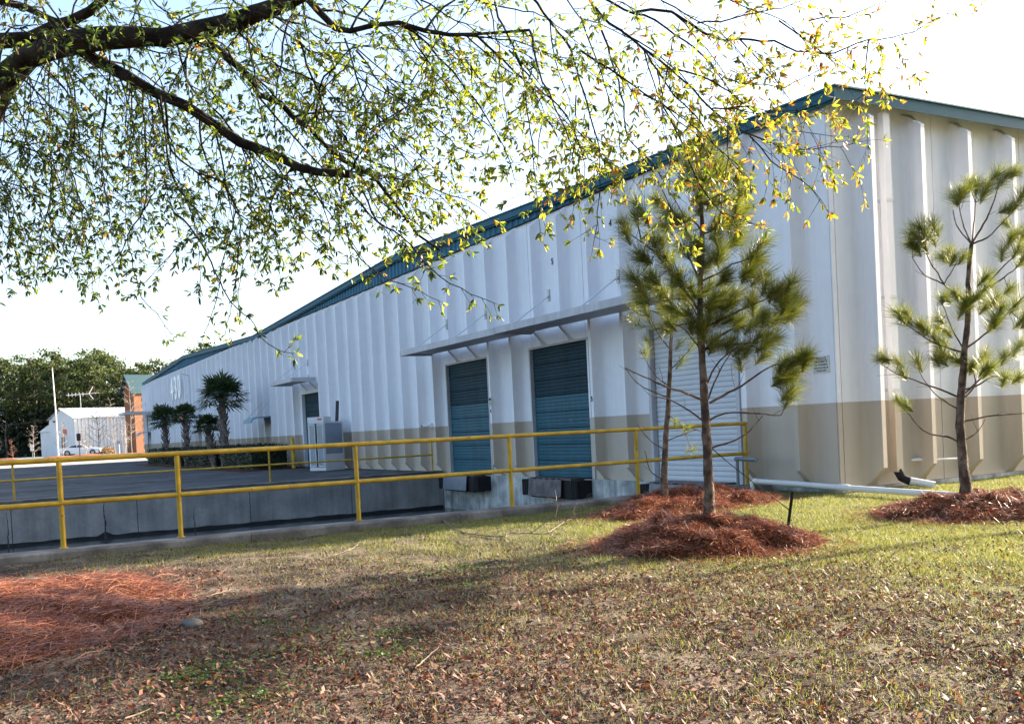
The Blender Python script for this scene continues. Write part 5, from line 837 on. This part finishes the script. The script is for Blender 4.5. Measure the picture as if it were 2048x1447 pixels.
# unseen trees added behind the viewer to darken the sky on that side
for i in range(20):
    p = Vector((-58+i*4.2+random.uniform(-1.2, 1.2), -33+random.uniform(-5, 3), -.7)); tr_, li, cr = FT[i % 6]
    t = thing('wood_tree', p, 'unseen tall pine added behind the viewer to block the sky, across the lawn from the warehouse', 'tree', 'unseen trees added behind the viewer')
    S_ = Matrix.Translation(p) @ Matrix.Rotation(random.uniform(0, 6.28), 4, 'Z') @ Matrix.Diagonal((1.25, 1.25, random.uniform(.85, 1.05), 1))
    link('trunk', tr_, t, mw=S_); link('limbs', li, t, mw=S_); link('crown', cr, t, mw=S_)
# unseen high-crowned pine added past the right edge; crown shaped to shade the left lawn
loc = Vector((6.6, -5.15, -.15)); t = thing('added_shade_tree', loc, 'unseen high crowned pine added past the right edge to shade the lawn', 'tree'); tr_, li, cr = FT[1]
S_ = Matrix.Translation(loc+Vector((0, 0, 4.85))) @ Matrix.Rotation(.4, 4, 'Z') @ Matrix.Diagonal((.36, .36, .2, 1))
m = MB(); m.tube([loc, loc+Vector((.05, .03, 3)), loc+Vector((0, 0, 6.2)), loc+Vector((0, 0, 8.0))], .11, .03, 8); m.build('trunk', pbark, t); link('limbs', li, t, mw=S_); link('crown', cr, t, mw=S_)
# undergrowth below the trees reads as one dark mass
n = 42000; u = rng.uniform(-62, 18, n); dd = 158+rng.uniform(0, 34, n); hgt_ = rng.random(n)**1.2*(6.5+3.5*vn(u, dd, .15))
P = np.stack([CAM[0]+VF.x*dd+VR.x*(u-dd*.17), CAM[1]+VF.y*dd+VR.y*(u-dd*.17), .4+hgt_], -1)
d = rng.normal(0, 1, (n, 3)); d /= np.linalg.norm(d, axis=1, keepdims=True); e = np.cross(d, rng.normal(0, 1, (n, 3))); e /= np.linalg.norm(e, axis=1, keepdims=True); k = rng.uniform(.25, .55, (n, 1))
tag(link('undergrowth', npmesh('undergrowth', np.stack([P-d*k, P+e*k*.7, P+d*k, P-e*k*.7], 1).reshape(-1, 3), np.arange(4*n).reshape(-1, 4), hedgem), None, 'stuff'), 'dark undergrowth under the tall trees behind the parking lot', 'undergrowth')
def fl(k, dz=0): x, y, z = FAR[k]; return Vector((x, y, float(fz(y))+dz))
# white metal shed with lean-to
def local(o, a): # frame on the ground: origin, heading of its x axis
    ca, sa = math.cos(a), math.sin(a); return lambda x, y, z: (o.x+x*ca-y*sa, o.y+x*sa+y*ca, o.z+z)
o = fl('shed'); sh = thing('shed', o, 'white ribbed metal shed with a pale ridged roof behind the white car', 'shed')
T = local(o, rad(22))    # x axis runs away along the long side, y to the left along the gable
def slab(m, T, pts, d, mi=0): # extrude polygon of world points
    pass
def lbox(T, a, b_, m=None):
    m = m or MB(); k0 = len(m.v); m.box(a, b_); m.v[k0:] = [T(*v) for v in m.v[k0:]]; return m
HW, HR, WD, LN = 5.0, 6.3, 7.0, 34.
m = MB(); g_ = [(0, 0), (0, HW), (WD/2, HR), (WD, HW), (WD, 0)]
m.add([T(0, y, z) for y, z in g_]+[T(.2, y, z) for y, z in g_], [(0,1,2,3,4), (9,8,7,6,5), (0,5,6,1), (4,3,8,9)]); m.build('gable_wall', shedm, sh)
m = MB()
for i in range(int(LN/.5)):
    x = i*.5; lbox(T, (x+.21, -.001, 0), (x+.495, .10, HW), m); lbox(T, (x+.495, -.07, 0), (x+.70, .10, HW), m)
m.build('side_wall', shedm, sh)
m = MB()
for i in range(int(LN/1.0)):
    x = i*1.0-.3; k0 = len(m.v)
    for xa, xb, dz in ((x, x+.93, 0), (x+.93, x+1.0, .07)):
        m.add([T(xa, -.25, HW-.05), T(xb, -.25, HW-.05), T(xb, WD/2, HR+.05), T(xa, WD/2, HR+.05), T(xa, -.25, HW+.04+dz), T(xb, -.25, HW+.04+dz), T(xb, WD/2, HR+.14+dz), T(xa, WD/2, HR+.14+dz)], [(0,3,2,1),(4,5,6,7),(0,1,5,4),(1,2,6,5),(2,3,7,6),(3,0,4,7)])
m.add([T(-.3, WD+.25, HW-.05), T(LN, WD+.25, HW-.05), T(LN, WD/2+.01, HR+.05), T(-.3, WD/2+.01, HR+.05)], [(0,1,2,3)]); m.build('roof', shedm, sh)
m = MB(); lbox(T, (-.02, 2.9, 0), (-.05, 3.7, 2.5), m); m.build('door', teal_dark, sh)
m = MB(); lbox(T, (-.02, 2.2, 2.9), (-.05, 3.2, 3.6), m); m.build('placard', orange, sh)
m = MB(); lbox(T, (-.02, 4.6, 4.6), (-.4, 5.1, 4.8), m); m.build('lamp', black, sh)
m = MB(); lbox(T, (.5, WD+.05, 0), (LN, WD+3.8, 3.4), m); m.add([T(.3, WD+.05, 4.6), T(LN, WD+.05, 4.6), T(LN, WD+4., 3.41), T(.3, WD+4., 3.41), T(.3, WD+.05, 3.41), T(LN, WD+.05, 3.41)], [(0,1,2,3),(0,3,4),(1,5,2)]); m.build('lean_to', shedm, sh)
m = MB(); lbox(T, (26, WD/2-1.5, HR-.3), (31, WD/2+1.5, HR+1.0), m); m.build('roof_vent', shedm, sh)
# brick tower with green roof
o = fl('tower'); tw_ = thing('brick_tower', o, 'orange brick tower with pale quoins and green roof beyond the warehouse', 'tower')
o = o+VR*.7; T = local(o, rad(22)); TW, TD, TH = 7.0, 2.2, 7.6
m = MB(); lbox(T, (0, 0, 0), (TW, TD, TH), m); m.add([T(0, 0, TH), T(0, TD, TH), T(0, TD/2, TH+1.7), T(TW, 0, TH), T(TW, TD, TH), T(TW, TD/2, TH+1.7)], [(0,1,2), (3,5,4)]); m.build('wall', brick, tw_)
m = MB()
for s_ in (0, 1):
    ya, yb = (-.3, TD/2) if s_ == 0 else (TD+.3, TD/2+.001); za = TH-.45
    m.add([T(-.5, ya, za), T(TW+.5, ya, za), T(TW+.5, yb, TH+1.8), T(-.5, yb, TH+1.8), T(-.5, ya, za+.14), T(TW+.5, ya, za+.14), T(TW+.5, yb, TH+1.94), T(-.5, yb, TH+1.94)], [(0,3,2,1),(4,5,6,7),(0,1,5,4),(1,2,6,5),(2,3,7,6),(3,0,4,7)])
m.build('roof', roofm, tw_)
for i in range(9):
    m = MB(); lbox(T, (1.05, -.04, .5+i*.82), (2.15 if i % 2 else 2.35, .3, .95+i*.82), m); m.build('quoin', quoin, tw_)
p = o+VF*16+VR*2.5; g2 = thing('gable_roof_house', p, 'green roofed gable peeping over the far end of the warehouse roof', 'house'); T = local(p, rad(-12))
m = MB(); lbox(T, (0, 0, 0), (8, 6, 9.4), m); m.build('wall', quoin, g2)
m = MB(); m.add([T(-.3, -.4, 9.2), T(8.3, -.4, 9.2), T(8.3, 3, 11.2), T(-.3, 3, 11.2), T(-.3, 6.4, 9.2), T(8.3, 6.4, 9.2)], [(0,1,2,3), (3,2,5,4), (0,3,4), (1,5,2)]); m.build('roof', roofm, g2)
# flag pole, antenna, wires
o = fl('pole'); t = thing('flag_pole', o, 'tall slim white pole standing before the white shed', 'pole')
m = MB(); m.tube([o, o+Vector((0,0,5)), o+Vector((-.1,0,10.0))], .10, .05, 8); m.build('pole', gpvc, t); m = MB(); m.tube([o+Vector((-.1,0,10.0)), o+Vector((-.1,0,10.15))], .09, .03, 8); m.build('finial', orange, t)
p = fl('shed')+Vector((1.2, 3.2, 6.3)); t = thing('antenna', p, 'roof aerial with crossed rods on a mast above the white shed', 'antenna')
m = MB(); m.tube([p-Vector((0,0,.3)), p+Vector((0,0,2.0))], .05, n=5); m.build('mast', chain, t)
m = MB(); m.tube([p+Vector((0,0,1.9))-VR*1.9, p+Vector((0,0,2.05))+VR*2.6], .05, n=5)
for a in range(5): q = p+Vector((0,0,1.95))-VR*(1.6-.5*a); m.tube([q-Vector((0,0,.25)), q+Vector((0,0,.25))], .025, n=4)
q = p+VR*1.2+Vector((0,0,2)); m.tube([q, q+VR*.6+Vector((0,0,.9))], .04, n=4); m.tube([q, q+VR*.6-Vector((0,0,.8))], .04, n=4); m.build('boom', gpvc, t)
def wire(a, b_, sag, label):
    m = MB(); a, b_ = Vector(a), Vector(b_); m.tube([a*(1-i/16)+b_*(i/16)-Vector((0,0,sag*4*(i/16)*(1-i/16))) for i in range(17)], .028, n=4, cap=False); tag(m.build('overhead_wire', black), label, 'wire', 'overhead wires in front of the wood')
c0 = C2+VF*125
wire(c0-VR*75+Vector((0,0,8.6)), fl('tower')+Vector((0,0,8.6)), .8, 'thin wire along the wood, second from the top')
wire(c0-VR*75+Vector((0,0,11.4)), fl('tower')+Vector((0,3,10.2)), 1.2, 'highest thin wire crossing the wood')
wire(c0-VR*75+Vector((0,0,4.8)), fl('shed')+Vector((-1,6,5.4)), .5, 'lowest wire running to the white shed')
# white coupe
o = fl('car'); car = thing('parked_car', o, 'white two-door coupe parked side-on in front of the white shed', 'car'); T = local(o, math.atan2(VR.y, VR.x)+.12)
LC = 4.9
prof = [(-2.42, .42), (-2.45, .75), (-2.38, .96), (-1.75, 1.02), (-.95, 1.02), (.55, .98), (1.5, .93), (2.15, .84), (2.42, .68), (2.45, .36), (2.0, .24), (-2.1, .26)]
def car_loft(prof, half, z_in, nm, mat, tuck=.0):
    m = MB(); k = len(prof); V = []
    for s_, sc in ((-half, .97), (-half*.93, 1.0), (half*.93, 1.0), (half, .97)):
        for x, z in prof: V.append(T(x*(.985 if abs(s_) == half else 1), s_*(1-tuck*max(0, z-z_in)), z*(sc if z > .5 else 1)))
    F = [tuple(range(k)), tuple(range(4*k-1, 3*k-1, -1))]+[(r*k+j, r*k+(j+1) % k, (r+1)*k+(j+1) % k, (r+1)*k+j) for r in range(3) for j in range(k)]
    m.add(V, F, 0, False); return m.build(nm, mat, car)
car_loft(prof, .93, .7, 'body', paintw, .06)
cab = [(-1.75, 1.0), (-1.05, 1.30), (-.45, 1.40), (.15, 1.38), (.95, .98)]
car_loft(cab, .80, .95, 'cabin', paintw, .35)
for s_ in (-1, 1):
    for nm, pts in (('side_window', [(-.35, 1.03), (-.30, 1.33), (.12, 1.32), (.72, 1.02)]), ('rear_window', [(-1.45, 1.05), (-1.0, 1.25), (-.42, 1.33), (-.42, 1.03)])):
        m = MB(); yy = lambda z: s_*(.80*(1-.35*(z-.95))+.012)
        m.add([T(x, yy(z), z) for x, z in pts], [(0, 1, 2, 3)]); m.build(nm, glass, car)
m = MB(); m.add([T(1.0, -.62, .985), T(1.0, .62, .985), T(.20, .58, 1.385), T(.20, -.58, 1.385)], [(0,1,2,3)]); m.build('windscreen', glass, car)
for wx in (-1.5, 1.5):
    for s_ in (-1, 1):
        m = MB(); m.tube([T(wx, s_*.70, .34), T(wx, s_*.945, .34)], .36, n=18); wl = m.build('wheel', black, car); m = MB(); m.tube([T(wx, s_*.946, .34), T(wx, s_*.952, .34)], .22, n=12)
        for q in range(5): a = q*1.2566; m.bar(T(wx, s_*.955, .34), T(wx+.2*math.cos(a), s_*.955, .34+.2*math.sin(a)), .05, .01)
        m.build('rim', chain, wl)
for s_ in (-1, 1):
    m = MB(); lbox(T, (-2.47, s_*.5-.2, .78), (-2.40, s_*.5+.2, .9), m); m.build('tail_light', orange, car); m = MB(); lbox(T, (2.33, s_*.6-.16, .62), (2.46, s_*.6+.16, .72), m); m.build('headlight', chain, car)
    m = MB(); lbox(T, (.62, s_*.93, 1.0), (.80, s_*1.08, 1.1), m); m.build('mirror', paintw, car)
# bare saplings, sign posts, shrub, islands
def sapling(o, h, seed, label, mat=None):
    random.seed(seed); t = thing('bare_tree', o, label, 'tree', 'leafless saplings in the parking lot'); m = MB(); q = wander(o, Vector((0,0,1)), h, h/10, Vector((0,0,.5)), .06); m.tube(q, .055, .012, 6); m.build('trunk', mat or barem, t); m = MB()
    for i in range(2, 11):
        for _ in range(4):
            a = random.uniform(0, 6.28); d = Vector((math.cos(a), math.sin(a), .45)); l_ = h*.28*(1.15-i/11)
            b_ = wander(q[min(i, len(q)-1)], d.normalized(), l_+.15, .16, Vector((0,0,.25)), .12); m.tube(b_, .022, .009, 4, cap=False)
            for _ in range(2): m.tube(wander(b_[len(b_)//2], (d+rvec()*.7).normalized(), l_*.5+.1, .15, Vector((0,0,.2)), .15), .012, .006, 3, cap=False)
    m.build('branches', mat or barem, t)
reds = M('reddish_twig', (.16, .08, .06), .9, .2, .2, 4)
for key, h, lb, mt in (('bare0', 2.1, 'small reddish sapling at the far left of the lot', reds), ('bare1', 3.6, 'bare sapling left of the tall white pole beside a sign', None), ('bare2', 3.6, 'slim bare sapling just right of the tall white pole', None), ('bare3', 3.2, 'bare sapling behind the white coupe', None), ('bare4', 7.0, 'dark stemmed bare tree in front of the shed\'s long side', bark), ('bare5', 6.2, 'bare grey tree before the right part of the shed', None), ('bare6', 7.6, 'pale bare tree in front of the brick tower', None), ('bare7', 3.4, 'low bushy bare sapling beside the brick tower', None), ('bare8', 3.4, 'bare sapling cut by the left picture edge', None)):
    sapling(fl(key), h, len(lb), lb, mt)
def post_sign(o, h, w_, hh, mat, pmat, label):
    t = thing('post_sign', o, label, 'sign', 'small signs on posts in the lot'); m = MB(); m.tube([o, o+Vector((0,0,h))], .045, n=6); m.build('post', pmat, t)
    m = MB(); k = o+Vector((0,0,h-hh))-VF*.06; m.prism([(-w_/2, 0), (w_/2, 0), (w_/2, hh), (-w_/2, hh)], k, VR, (0,0,1), -VF, .02); m.build('plate', mat, t)
post_sign(fl('sign1'), 2.5, .42, .75, black, black, 'dark backed sign on a post in front of the white coupe')
post_sign(fl('sign2'), 1.6, .4, .75, signm, chain, 'small white sign on a post at the left of the lot')
post_sign(fl('sign3'), 1.5, .3, .35, greysteel, gpvc, 'low post with a small box before the shed')
def bush(o, r, mat, label):
    n = 1500; P = rng.normal(0, 1, (n, 3)); P /= np.linalg.norm(P, axis=1, keepdims=True); P *= (rng.random((n, 1))**.4)*r; P[:, 2] = np.abs(P[:, 2])*.9+.1; P += np.array(o)
    d = rng.normal(0, 1, (n, 3)); d /= np.linalg.norm(d, axis=1, keepdims=True); e = np.cross(d, rng.normal(0, 1, (n, 3))); e /= np.linalg.norm(e, axis=1, keepdims=True); k = rng.uniform(.04, .09, (n, 1))
    tag(link('shrub', npmesh('shrub', np.stack([P-d*k, P+e*k*.6, P+d*k, P-e*k*.6], 1).reshape(-1, 3), np.arange(4*n).reshape(-1, 4), mat)), label, 'shrub')
bush(fl('shrub'), .95, M('russet_leaf', (.3, .17, .07), .7, .3, .2, 3, island=leaf_ramp((.2, .11, .05), (.33, .2, .09), (.42, .28, .14))), 'round russet shrub between the white coupe and the shed')
for i, (k, du, rr, lb) in enumerate((('bare6', 0, 3.0, 'orange straw island under the pale bare tree'), ('bare4', -1, 2.2, 'dark straw island in the middle of the lot'), ('bare2', 0, 1.6, 'small straw island by the tall pole'), ('bare0', 0, 1.3, 'small straw island at the far left'))):
    o = fl(k)+VR*du-VF*1.5; m = MB(); m.lathe([(0, rr), (.14, rr*.75), (.22, rr*.3), (.23, .01)], tuple(o), 20); tag(m.build('straw_island', M('island_straw', (.24, .09, .045), .9, .2, .3, 3), None), lb, 'mulch')
# pale kerb line and low rail far across the lot
m = MB(); k0 = fl('pole'); m.bar(k0-VF*12-VR*40, k0-VF*12+VR*1.5, .18, .16); tag(m.build('far_kerb', conc_pale, None, 'structure'))
